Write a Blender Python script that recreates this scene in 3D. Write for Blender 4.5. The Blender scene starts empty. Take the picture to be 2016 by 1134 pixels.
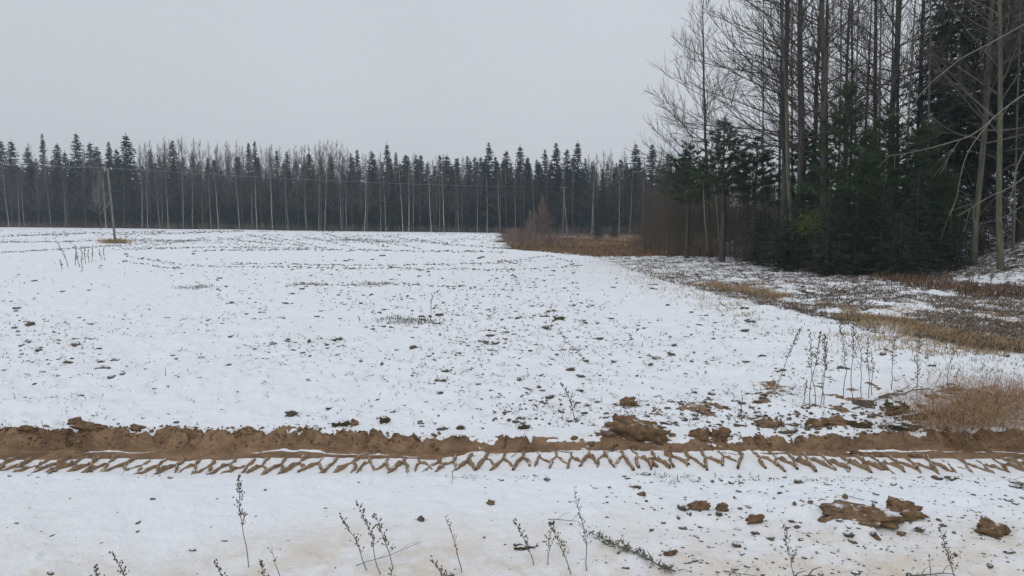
import bpy, bmesh, math, random
import numpy as np
from mathutils import Vector, Matrix

# ------------------------------------------------------------------ camera, sky, sun, exposure
SC = bpy.context.scene
COL = SC.collection
R = math.radians
FPX, CX, CY, HZ = 1456.0, 1008.0, 567.0, 435.0
CAMZ = 2.5
PITCH = math.atan((CY - HZ) / FPX)

cam = bpy.data.cameras.new('camera')
cam.sensor_width = 36.0
cam.lens = 36.0 * FPX / 2016.0
cam.clip_start = 0.05
cam.clip_end = 6000
camo = bpy.data.objects.new('camera', cam)
camo.location = (0, 0, CAMZ)
camo.rotation_euler = (R(90) - PITCH, 0, 0)
COL.objects.link(camo)
SC.camera = camo

SUN_EL, SUN_AZ = R(48), R(200)
w = bpy.data.worlds.new('World')
SC.world = w
w.use_nodes = True
nt = w.node_tree
nt.nodes.clear()
out = nt.nodes.new('ShaderNodeOutputWorld')
bg = nt.nodes.new('ShaderNodeBackground')
bg.inputs['Strength'].default_value = 0.1
sky = nt.nodes.new('ShaderNodeTexSky')
sky.sky_type = 'NISHITA'
sky.sun_disc = False
sky.sun_elevation = SUN_EL
sky.sun_rotation = SUN_AZ
sky.air_density = 2.0
sky.dust_density = 6.0
bw = nt.nodes.new('ShaderNodeHueSaturation')
bw.inputs['Saturation'].default_value = 0.15
nt.links.new(sky.outputs['Color'], bw.inputs['Color'])
tc = nt.nodes.new('ShaderNodeTexCoord')
sep = nt.nodes.new('ShaderNodeSeparateXYZ')
nt.links.new(tc.outputs['Generated'], sep.inputs[0])
ramp = nt.nodes.new('ShaderNodeValToRGB')            # overcast layer: brighter overhead, as a closed cloud deck is
ramp.color_ramp.elements[0].position = 0.0
ramp.color_ramp.elements[0].color = (0.640, 0.668, 0.710, 1)
ramp.color_ramp.elements[1].position = 1.0
ramp.color_ramp.elements[1].color = (0.73, 0.765, 0.82, 1)
e = ramp.color_ramp.elements.new(0.30)
e.color = (0.612, 0.646, 0.696, 1)
nt.links.new(sep.outputs['Z'], ramp.inputs[0])
cn = nt.nodes.new('ShaderNodeTexNoise')
cn.inputs['Scale'].default_value = 1.6
cn.inputs['Detail'].default_value = 3
mr = nt.nodes.new('ShaderNodeMapRange')
mr.inputs['From Min'].default_value = 0.3
mr.inputs['From Max'].default_value = 0.7
mr.inputs['To Min'].default_value = 9.5
mr.inputs['To Max'].default_value = 10.5
nt.links.new(tc.outputs['Generated'], cn.inputs['Vector'])
nt.links.new(cn.outputs['Fac'], mr.inputs['Value'])
mul = nt.nodes.new('ShaderNodeVectorMath')
mul.operation = 'SCALE'
nt.links.new(ramp.outputs['Color'], mul.inputs[0])
nt.links.new(mr.outputs['Result'], mul.inputs['Scale'])
mix = nt.nodes.new('ShaderNodeMix')
mix.data_type = 'RGBA'
mix.inputs[0].default_value = 0.94
nt.links.new(bw.outputs['Color'], mix.inputs[6])
nt.links.new(mul.outputs[0], mix.inputs[7])
nt.links.new(mix.outputs[2], bg.inputs['Color'])
nt.links.new(bg.outputs[0], out.inputs['Surface'])

sl = bpy.data.lights.new('sun', 'SUN')
sl.energy = 0.65
sl.angle = R(40)
sl.color = (1.0, 0.97, 0.93)
so = bpy.data.objects.new('sun', sl)
COL.objects.link(so)
sd = Vector((math.sin(SUN_AZ) * math.cos(SUN_EL), math.cos(SUN_AZ) * math.cos(SUN_EL), math.sin(SUN_EL)))
so.rotation_euler = (-sd).to_track_quat('-Z', 'Y').to_euler()

SC.view_settings.view_transform = 'Standard'
SC.view_settings.look = 'None'
SC.view_settings.exposure = 0.0
SC.view_settings.gamma = 1.0
SC.view_settings.use_curve_mapping = False
SC.render.engine = 'CYCLES'
SC.cycles.max_bounces = 4
SC.cycles.diffuse_bounces = 3
SC.cycles.glossy_bounces = 1
SC.cycles.volume_bounces = 0
SC.cycles.use_denoising = True
SC.cycles.use_adaptive_sampling = True
SC.cycles.adaptive_threshold = 0.02

RNG = np.random.default_rng(11)
random.seed(5)


# ------------------------------------------------------------------ noise and terrain
def vnoise(x, y, seed=0):
    x = np.asarray(x, float)
    y = np.asarray(y, float)
    xi = np.floor(x).astype(np.int64)
    yi = np.floor(y).astype(np.int64)
    fx = x - xi
    fy = y - yi
    fx = fx * fx * fx * (fx * (fx * 6 - 15) + 10)
    fy = fy * fy * fy * (fy * (fy * 6 - 15) + 10)

    def h(a, b):
        n = (a * 374761393 + b * 668265263 + seed * 974711) & 0xFFFFFFFF
        n = ((n ^ (n >> 13)) * 1274126177) & 0xFFFFFFFF
        n = (n ^ (n >> 16)) & 0xFFFFFF
        return n / float(0xFFFFFF)
    a = h(xi, yi)
    b = h(xi + 1, yi)
    c = h(xi, yi + 1)
    d = h(xi + 1, yi + 1)
    return (a + (b - a) * fx) * (1 - fy) + (c + (d - c) * fx) * fy - 0.5


def fbm(x, y, seed=0, octs=3):
    s = 0.0
    a = 1.0
    for o in range(octs):
        s = s + a * vnoise(x * 2 ** o, y * 2 ** o, seed + 17 * o)
        a *= 0.5
    return s


def sstep(a, b, x):
    t = np.clip((np.asarray(x, float) - a) / (b - a), 0, 1)
    return t * t * (3 - 2 * t)


def base_h(X, Y):
    X = np.asarray(X, float)
    Y = np.asarray(Y, float)
    far = -0.6 - 0.0072 * np.clip(X, -230, 0)
    z = sstep(30, 200, Y) * far
    r = X - 0.55 * Y
    z = z + 1.7 * sstep(0.3, 6.5, r) * sstep(23, 36, Y) * (1 - sstep(70, 110, Y))
    return z


def ray(px, py):
    a = (px - CX) / FPX
    b = -(py - CY) / FPX
    return (a, math.cos(PITCH) + b * math.sin(PITCH), -math.sin(PITCH) + b * math.cos(PITCH))


def at_np(px, py):
    a, dy, dz = ray(np.asarray(px, float), np.asarray(py, float))
    dz = np.minimum(dz, -0.004)
    z = np.zeros_like(dz)
    for _ in range(12):
        t = (z - CAMZ) / dz
        z = 0.5 * z + 0.5 * np.clip(base_h(a * t, dy * t), -1.2, 1.7)
    t = (z - CAMZ) / dz
    return a * t, dy * t


def at(px, py):
    x, y = at_np(np.array([px]), np.array([py]))
    return float(x[0]), float(y[0])


def at_depth(px, py, Y):
    a, dy, dz = ray(px, py)
    t = Y / dy
    return Vector((a * t, Y, CAMZ + dz * t))


def px_x(px, Y):
    return (px - CX) / FPX * Y / math.cos(PITCH)


def wpoly(pts):
    return np.array([at(*p) for p in pts])


def sdist(X, Y, P):
    """signed distance to an open polyline, positive on the right-hand side of its direction"""
    shp = np.shape(X)
    X = np.ravel(X)
    Y = np.ravel(Y)
    best = np.full(X.shape, 1e9)
    sg = np.ones(X.shape)
    for i in range(len(P) - 1):
        ax, ay = P[i]
        bx, by = P[i + 1]
        dx, dy = bx - ax, by - ay
        L = dx * dx + dy * dy
        t = np.clip(((X - ax) * dx + (Y - ay) * dy) / L, 0, 1)
        d = np.hypot(X - ax - t * dx, Y - ay - t * dy)
        c = (X - ax) * dy - (Y - ay) * dx
        m = d < best
        best = np.where(m, d, best)
        sg = np.where(m, np.sign(c), sg)
    return (best * sg).reshape(shp)


# field edge from near right to far left; the margin lies on its right-hand side
FIELD_EDGE = wpoly([(2500, 735), (2016, 696), (1850, 672), (1700, 648), (1600, 624), (1500, 602), (1400, 580),
                    (1300, 552), (1230, 528), (1160, 505), (1080, 496), (1005, 490), (988, 476), (984, 459)])
GROVE_EDGE = wpoly([(2500, 620), (2016, 592), (1900, 574), (1800, 558), (1600, 532), (1500, 520), (1400, 503), (1300, 484), (1150, 473)])


def forest_edge(X):
    return np.interp(X, [-260, -163, -4, 35, 120, 300], [262, 236, 196, 172, 165, 165])


YC = 8.02


def rut_depth(X):
    return np.interp(X, [-9, -4.5, -1.6, -0.7, 0.4, 2.0, 3.2, 4.4, 6, 9], [.185, .185, .16, .12, .085, .085, .105, .135, .16, .175])


def rut_shift(X):
    return np.interp(X, [-2.4, -0.7, 2.7, 4.3], [0, .25, .25, 0])


def rut_profile(X, Y):
    """height of the tyre rut, plus where mud is bare"""
    s = Y - YC - 0.05 * vnoise(X * 0.5, 0 * X, 3)
    d = rut_depth(X)
    edge = 0.60 + 0.055 * fbm(X * 1.2, 0 * X, 31, 4) + 0.02 * vnoise(X * 13, 0 * X, 9)
    sh = rut_shift(X)
    edge = edge - sh
    wall = sstep(0.44 - sh + 0.03 * vnoise(X * 3, 0 * X, 5), edge + 0.06, s)
    near = sstep(-0.25, -0.75, s)
    z = -d * (1 - wall)
    z = z + near * (d - 0.07) * 1.0
    lip = np.exp(-((s - edge - 0.10) / 0.09) ** 2) * (0.012 + 0.025 * np.clip(d - 0.1, 0, 1) / 0.15)
    z = z + lip * (0.7 + 1.0 * fbm(X * 4, Y * 4, 8, 3))
    return z, s, d, edge


def terrain(X, Y, full=True):
    X = np.asarray(X, float)
    Y = np.asarray(Y, float)
    z = base_h(X, Y)
    nearw = 1 - sstep(40, 90, Y)
    z = z + 0.10 * vnoise(X * 0.14, Y * 0.14, 2) * nearw
    z = z + 0.20 * vnoise(X * 0.05, Y * 0.05, 12) * sstep(12, 40, Y)
    zr, s, d, edge = rut_profile(X, Y)
    inr = sstep(3.0, 4.0, Y) * (1 - sstep(10.5, 12.5, Y))
    z = z + zr * np.where(Y > YC + 0.3, inr, sstep(-3, 0, Y))
    if full:
        calm = 0.35 + 0.65 * sstep(YC + 0.7, YC + 1.2, Y)
        z = z + 0.085 * fbm(X * 1.1, Y * 1.1, 41, 3) * nearw * calm
        lump = np.clip(fbm(X * 4.3, Y * 4.3, 53, 2), -0.2, 1)
        z = z + 0.07 * lump * nearw * calm * (1 - sstep(22, 40, Y))
        z = z + 0.018 * fbm(X * 13, Y * 13, 61, 2) * (1 - sstep(14, 22, Y)) * (0.35 + 0.65 * calm)
        fgd = sstep(3.2, 3.8, Y) * (1 - sstep(YC - 0.8, YC - 0.5, Y)) * (0.35 + 0.65 * sstep(-0.5, 2.5, X))
        z = z - fgd * 0.05 * sstep(0.10, 0.30, vnoise(X * 3.1, Y * 3.6, 58)) + fgd * 0.02 * fbm(X * 6, Y * 6, 59, 2)
        onwall = sstep(0.40, 0.47, s + rut_shift(X)) * (1 - sstep(edge + 0.1, edge + 0.22, s)) * (d > 0.09)
        sh = rut_shift(X)
        rel_ = np.clip((s - 0.44 + sh) / np.maximum(edge - 0.40 + sh, 0.05), 0, 1.2)
        crack = np.clip(1 - np.abs(vnoise(X * 5.5 + 0.6 * vnoise(X * 4, Y * 6, 3), Y * 2.0, 77)) * 16, 0, 1) * sstep(0.25, 0.5, rel_)
        crumb = sstep(0.55, 0.95, rel_)
        z = z + onwall * (0.032 * fbm(X * 7, Y * 7, 71, 3) * (0.4 + crumb) + 0.03 * np.round(2.2 * fbm(X * 11, Y * 11, 72, 2)) * 0.5 * crumb - 0.07 * crack)
        z = z + onwall * 0.02 * np.sin(rel_ * 19 + 2 * vnoise(X * 0.8, 0 * X, 4)) * (1 - sstep(0.4, 0.6, rel_))
        out_ = sdist(X, Y, FIELD_EDGE)
        z = z + np.where(out_ > 0, 0.12 * fbm(X * 1.6, Y * 1.6, 81, 3) * sstep(0, 1.5, out_) * nearw, 0)
    return z


def zat(x, y):
    return float(terrain(np.array([x]), np.array([y]))[0])


# ------------------------------------------------------------------ mesh helpers
def mesh_np(name, V, F, smooth=False):
    V = np.asarray(V, np.float32)
    F = np.asarray(F, np.int32)
    me = bpy.data.meshes.new(name)
    n, k = F.shape
    me.vertices.add(len(V))
    me.vertices.foreach_set('co', V.ravel())
    me.loops.add(n * k)
    me.loops.foreach_set('vertex_index', F.ravel())
    me.polygons.add(n)
    me.polygons.foreach_set('loop_start', np.arange(0, n * k, k, dtype=np.int32))
    me.polygons.foreach_set('loop_total', np.full(n, k, np.int32))
    if smooth:
        me.polygons.foreach_set('use_smooth', np.ones(n, bool))
    me.update(calc_edges=True)
    return me


def mk(name, me, mat=None, parent=None, loc=None, label=None, cat=None, group=None, kind=None, rz=0.0, sc=None):
    o = bpy.data.objects.new(name, me)
    COL.objects.link(o)
    if mat is not None and me is not None and len(me.materials) == 0:
        me.materials.append(mat)
    if parent:
        o.parent = parent
    if loc is not None:
        o.location = loc
    if rz:
        o.rotation_euler = (0, 0, rz)
    if sc is not None:
        o.scale = sc if hasattr(sc, '__len__') else (sc, sc, sc)
    tag(o, label, cat, group, kind)
    return o


def tag(o, label=None, cat=None, group=None, kind=None):
    for k_, v_ in (('label', label), ('category', cat), ('group', group), ('kind', kind)):
        if v_:
            o[k_] = v_


class Acc:
    """collects triangles (quads split) into one mesh"""
    def __init__(self):
        self.v = []
        self.f = []
        self.n = 0

    def add(self, V, F):
        V = np.asarray(V, float)
        F = np.asarray(F, int)
        self.v.append(V)
        self.f.append(F + self.n)
        self.n += len(V)

    def tube(self, P, rad, sides=4, cap=False):
        P = np.asarray(P, float)
        rad = np.asarray(rad, float)
        k = len(P)
        T = np.gradient(P, axis=0)
        T /= np.linalg.norm(T, axis=1)[:, None] + 1e-9
        ref = np.array([0.0, 0, 1]) if abs(T[0][2]) < 0.8 else np.array([1.0, 0, 0])
        U = np.cross(T, ref)
        U /= np.linalg.norm(U, axis=1)[:, None] + 1e-9
        W = np.cross(T, U)
        a = np.arange(sides) * 2 * math.pi / sides
        V = P[:, None, :] + rad[:, None, None] * (np.cos(a)[None, :, None] * U[:, None, :] + np.sin(a)[None, :, None] * W[:, None, :])
        V = V.reshape(-1, 3)
        i = np.arange(k - 1)[:, None] * sides
        j = np.arange(sides)[None, :]
        j2 = (j + 1) % sides
        A = (i + j).ravel()
        B = (i + j2).ravel()
        C = (i + sides + j2).ravel()
        D = (i + sides + j).ravel()
        F = np.concatenate([np.stack([A, B, C], 1), np.stack([A, C, D], 1)])
        if cap:
            V = np.concatenate([V, P[-1:]])
            e0 = (k - 1) * sides
            F = np.concatenate([F, np.stack([e0 + j.ravel(), e0 + j2.ravel(), np.full(sides, k * sides)], 1)])
        self.add(V, F)

    def blades(self, P, D, wdt, side=None):
        """one triangle per blade: base at P, tip at P+D"""
        P = np.asarray(P, float)
        D = np.asarray(D, float)
        n = len(P)
        if n == 0:
            return
        if side is None:
            side = np.random.default_rng(n).normal(size=(n, 3))
        S = np.cross(D, side)
        S /= np.linalg.norm(S, axis=1)[:, None] + 1e-9
        S = S * np.broadcast_to(np.asarray(wdt, float), (n,))[:, None] * 0.5
        V = np.stack([P - S, P + S, P + D], 1).reshape(-1, 3)
        self.add(V, np.arange(3 * n).reshape(-1, 3))

    def mesh(self, name, smooth=False):
        return mesh_np(name, np.concatenate(self.v), np.concatenate(self.f), smooth)


# ------------------------------------------------------------------ materials
def newmat(name):
    m = bpy.data.materials.new(name)
    m.use_nodes = True
    t = m.node_tree
    b = t.nodes['Principled BSDF']
    b.inputs['Roughness'].default_value = 0.9
    b.inputs['Specular IOR Level'].default_value = 0.15
    return m, t, b


def N(t, typ, **kw):
    n = t.nodes.new(typ)
    for k_, v_ in kw.items():
        setattr(n, k_, v_)
    return n


def mixc(t, fac, a, b):
    m = N(t, 'ShaderNodeMix', data_type='RGBA')
    for sock, val in ((0, fac), (6, a), (7, b)):
        if isinstance(val, bpy.types.NodeSocket):
            t.links.new(val, m.inputs[sock])
        else:
            m.inputs[sock].default_value = val if sock == 0 else (*val, 1)
    return m.outputs[2]


def noise(t, vec, scale, detail=3, rough=0.55):
    n = N(t, 'ShaderNodeTexNoise')
    n.inputs['Scale'].default_value = scale
    n.inputs['Detail'].default_value = detail
    n.inputs['Roughness'].default_value = rough
    t.links.new(vec, n.inputs['Vector'])
    return n.outputs['Fac']


def mrange(t, v, a, b, c=0.0, d=1.0, smooth=True):
    n = N(t, 'ShaderNodeMapRange')
    n.interpolation_type = 'SMOOTHSTEP' if smooth else 'LINEAR'
    t.links.new(v, n.inputs['Value'])
    for k_, v_ in zip(('From Min', 'From Max', 'To Min', 'To Max'), (a, b, c, d)):
        n.inputs[k_].default_value = v_
    return n.outputs['Result']


def math_(t, op, a, b):
    n = N(t, 'ShaderNodeMath', operation=op)
    for i, v_ in enumerate((a, b)):
        if isinstance(v_, bpy.types.NodeSocket):
            t.links.new(v_, n.inputs[i])
        else:
            n.inputs[i].default_value = v_
    return n.outputs[0]


def bump(t, b, h, strength, dist):
    n = N(t, 'ShaderNodeBump')
    n.inputs['Strength'].default_value = strength
    n.inputs['Distance'].default_value = dist
    t.links.new(h, n.inputs['Height'])
    t.links.new(n.outputs[0], b.inputs['Normal'])


SNOW = (0.82, 0.845, 0.885)
SNOW_DIRTY = (0.66, 0.58, 0.49)
MUD = (0.33, 0.215, 0.132)
MUD2 = (0.185, 0.117, 0.072)
LITTER = (0.115, 0.085, 0.062)
LITTER2 = (0.045, 0.038, 0.032)


def ground_mat():
    m, t, b = newmat('snowy_ground')
    geo = N(t, 'ShaderNodeNewGeometry')
    pos = geo.outputs['Position']
    at_ = {}
    for k_ in ('bare', 'litter', 'dirty'):
        a = N(t, 'ShaderNodeAttribute')
        a.attribute_name = k_
        at_[k_] = a.outputs['Fac']
    n1 = noise(t, pos, 3.1, 4, 0.65)
    n2 = noise(t, pos, 17.0, 3, 0.6)
    nn = math_(t, 'ADD', math_(t, 'MULTIPLY', n1, 0.6), math_(t, 'MULTIPLY', n2, 0.4))
    v = math_(t, 'ADD', at_['bare'], math_(t, 'MULTIPLY', math_(t, 'SUBTRACT', nn, 0.5), 1.5))
    fac = mrange(t, v, 0.46, 0.56)
    mudc = mixc(t, mrange(t, noise(t, pos, 5, 5, 0.7), 0.32, 0.68), MUD, MUD2)
    wet = mrange(t, noise(t, pos, 1.1, 4, 0.65), 0.48, 0.66, 0.0, 0.55)
    mudc = mixc(t, wet, mudc, (0.105, 0.066, 0.042))
    litc = mixc(t, mrange(t, noise(t, pos, 9, 4, 0.7), 0.35, 0.65), LITTER, LITTER2)
    soil = mixc(t, at_['litter'], mudc, litc)
    dn = math_(t, 'MULTIPLY', at_['dirty'], mrange(t, noise(t, pos, 2.3, 5, 0.7), 0.25, 0.72))
    snowc = mixc(t, dn, SNOW, SNOW_DIRTY)
    speck = mrange(t, noise(t, pos, 60, 2, 0.5), 0.66, 0.74)
    snowc = mixc(t, math_(t, 'MULTIPLY', speck, math_(t, 'ADD', 0.1, math_(t, 'MULTIPLY', at_['dirty'], 0.5))), snowc, (0.3, 0.24, 0.18))
    t.links.new(mixc(t, fac, snowc, soil), b.inputs['Base Color'])
    hb = math_(t, 'ADD', noise(t, pos, 26, 4, 0.6), math_(t, 'MULTIPLY', fac, -0.5))
    hb = math_(t, 'ADD', hb, math_(t, 'MULTIPLY', math_(t, 'MULTIPLY', fac, noise(t, pos, 13, 6, 0.75)), 1.6))
    bump(t, b, hb, 0.6, 0.035)
    return m


def soil_mat(name, a, b2, snow_lo=0.55, snow_hi=0.75, snow_amt=1.0):
    """earth whose upward faces may carry the fallen snow"""
    m, t, b = newmat(name)
    tcn = N(t, 'ShaderNodeTexCoord')
    geo = N(t, 'ShaderNodeNewGeometry')
    pos = geo.outputs['Position']
    c = mixc(t, mrange(t, noise(t, pos, 14, 5, 0.7), 0.3, 0.7), a, b2)
    if snow_amt > 0:
        sp = N(t, 'ShaderNodeSeparateXYZ')
        t.links.new(geo.outputs['Normal'], sp.inputs[0])
        k_ = math_(t, 'ADD', sp.outputs[2], math_(t, 'MULTIPLY', math_(t, 'SUBTRACT', noise(t, pos, 11, 3, 0.6), 0.5), 0.9))
        c = mixc(t, math_(t, 'MULTIPLY', mrange(t, k_, snow_lo, snow_hi), snow_amt), c, SNOW)
    t.links.new(c, b.inputs['Base Color'])
    bump(t, b, noise(t, pos, 45, 4, 0.65), 0.8, 0.03)
    return m


def var_mat(name, a, b2, scale=3.0, rough=0.9, rnd=0.35, two_sided=False, spec=0.15):
    """colour between a and b2 by fine noise and per-object chance"""
    m, t, b = newmat(name)
    tcn = N(t, 'ShaderNodeTexCoord')
    inf = N(t, 'ShaderNodeObjectInfo')
    n = noise(t, tcn.outputs['Object'], scale, 3, 0.6)
    f = math_(t, 'ADD', mrange(t, n, 0.3, 0.7, 0, 1 - rnd), math_(t, 'MULTIPLY', inf.outputs['Random'], rnd))
    t.links.new(mixc(t, f, a, b2), b.inputs['Base Color'])
    b.inputs['Roughness'].default_value = rough
    b.inputs['Specular IOR Level'].default_value = spec
    return m


def birch_mat():
    m, t, b = newmat('birch_bark')
    tcn = N(t, 'ShaderNodeTexCoord')
    mp = N(t, 'ShaderNodeMapping')
    mp.inputs['Scale'].default_value = (2.0, 2.0, 5.0)
    t.links.new(tcn.outputs['Object'], mp.inputs['Vector'])
    n = noise(t, mp.outputs[0], 1.0, 4, 0.7)
    inf = N(t, 'ShaderNodeObjectInfo')
    white = mixc(t, inf.outputs['Random'], (0.50, 0.48, 0.45), (0.22, 0.205, 0.19))
    t.links.new(mixc(t, mrange(t, n, 0.52, 0.62), white, (0.07, 0.06, 0.055)), b.inputs['Base Color'])
    return m


def bark_mat(name, a, b2, sx=6, sz=1.2):
    m, t, b = newmat(name)
    tcn = N(t, 'ShaderNodeTexCoord')
    mp = N(t, 'ShaderNodeMapping')
    mp.inputs['Scale'].default_value = (sx, sx, sz)
    t.links.new(tcn.outputs['Object'], mp.inputs['Vector'])
    n = noise(t, mp.outputs[0], 1.5, 5, 0.7)
    t.links.new(mixc(t, mrange(t, n, 0.3, 0.7), a, b2), b.inputs['Base Color'])
    bump(t, b, n, 0.6, 0.04)
    return m


M = dict(
    ground=ground_mat(),
    clod=soil_mat('clod_earth', (0.165, 0.135, 0.10), (0.085, 0.072, 0.057), 0.80, 1.05),
    mudclod=soil_mat('mud_clod_earth', (0.28, 0.18, 0.105), (0.11, 0.070, 0.043), 0.97, 1.16),
    mossclod=soil_mat('mossy_clod_earth', (0.06, 0.062, 0.035), (0.10, 0.075, 0.045), 0.75, 0.95),
    stone=soil_mat('pinkish_stone', (0.32, 0.22, 0.18), (0.24, 0.17, 0.14), 0.6, 0.8),
    ridge=soil_mat('ridge_mud', (0.37, 0.26, 0.165), (0.22, 0.148, 0.092), 0.93, 1.12),
    bark=bark_mat('dark_bark', (0.060, 0.055, 0.047), (0.105, 0.095, 0.080)),
    olive=bark_mat('olive_bark', (0.155, 0.15, 0.11), (0.075, 0.072, 0.055)),
    birch=birch_mat(),
    greybark=bark_mat('grey_bark', (0.17, 0.155, 0.140), (0.09, 0.08, 0.072)),
    twig=var_mat('dark_twig', (0.060, 0.054, 0.050), (0.105, 0.095, 0.085)),
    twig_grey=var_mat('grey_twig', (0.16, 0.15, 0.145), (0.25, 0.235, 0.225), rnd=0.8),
    twig_brown=var_mat('brown_twig', (0.075, 0.064, 0.058), (0.12, 0.102, 0.092), rnd=0.6),
    twig_red=var_mat('red_twig', (0.255, 0.190, 0.170), (0.33, 0.25, 0.228)),
    pale=var_mat('pale_twig', (0.30, 0.28, 0.235), (0.20, 0.185, 0.155)),
    arch=var_mat('arching_twig', (0.22, 0.205, 0.175), (0.14, 0.13, 0.11)),
    spruce=var_mat('spruce_needles', (0.024, 0.042, 0.030), (0.048, 0.070, 0.046), 0.8, rnd=0.5),
    pine=var_mat('pine_needles', (0.047, 0.078, 0.042), (0.080, 0.112, 0.056), 1.5, rnd=0.5),
    yellow=var_mat('yellow_leaf', (0.10, 0.12, 0.03), (0.16, 0.17, 0.05), 2),
    straw=var_mat('dead_straw', (0.43, 0.315, 0.185), (0.29, 0.20, 0.115), 1.2),
    straw2=var_mat('brown_sedge', (0.27, 0.175, 0.105), (0.175, 0.115, 0.075), 1.0),
    sedge=var_mat('rusty_sedge', (0.19, 0.118, 0.072), (0.115, 0.078, 0.055), 1.0),
    sprig=var_mat('dead_sprig', (0.085, 0.078, 0.068), (0.13, 0.12, 0.10), 4),
    greensprig=var_mat('green_sprout', (0.10, 0.135, 0.075), (0.15, 0.15, 0.10), 2),
    heath=var_mat('heath_stems', (0.125, 0.105, 0.088), (0.19, 0.15, 0.118), 1.3),
    weed=var_mat('dry_weed', (0.115, 0.100, 0.085), (0.175, 0.150, 0.12), 9),
    greystalk=var_mat('grey_stalk', (0.17, 0.16, 0.15), (0.24, 0.225, 0.205), 5),
    thicket=var_mat('thicket_twig', (0.100, 0.088, 0.072), (0.150, 0.130, 0.105), rnd=0.6),
    herb=var_mat('grey_green_herb', (0.13, 0.135, 0.10), (0.19, 0.18, 0.14), 9),
    pole=bark_mat('weathered_pole', (0.24, 0.225, 0.205), (0.13, 0.12, 0.11), 4, 0.6),
    porcelain=var_mat('white_insulator', (0.75, 0.74, 0.7), (0.68, 0.67, 0.62), 2, 0.4, spec=0.5),
    wire=var_mat('aluminium_wire', (0.26, 0.26, 0.28), (0.30, 0.30, 0.32), 1, 0.6),
)


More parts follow.
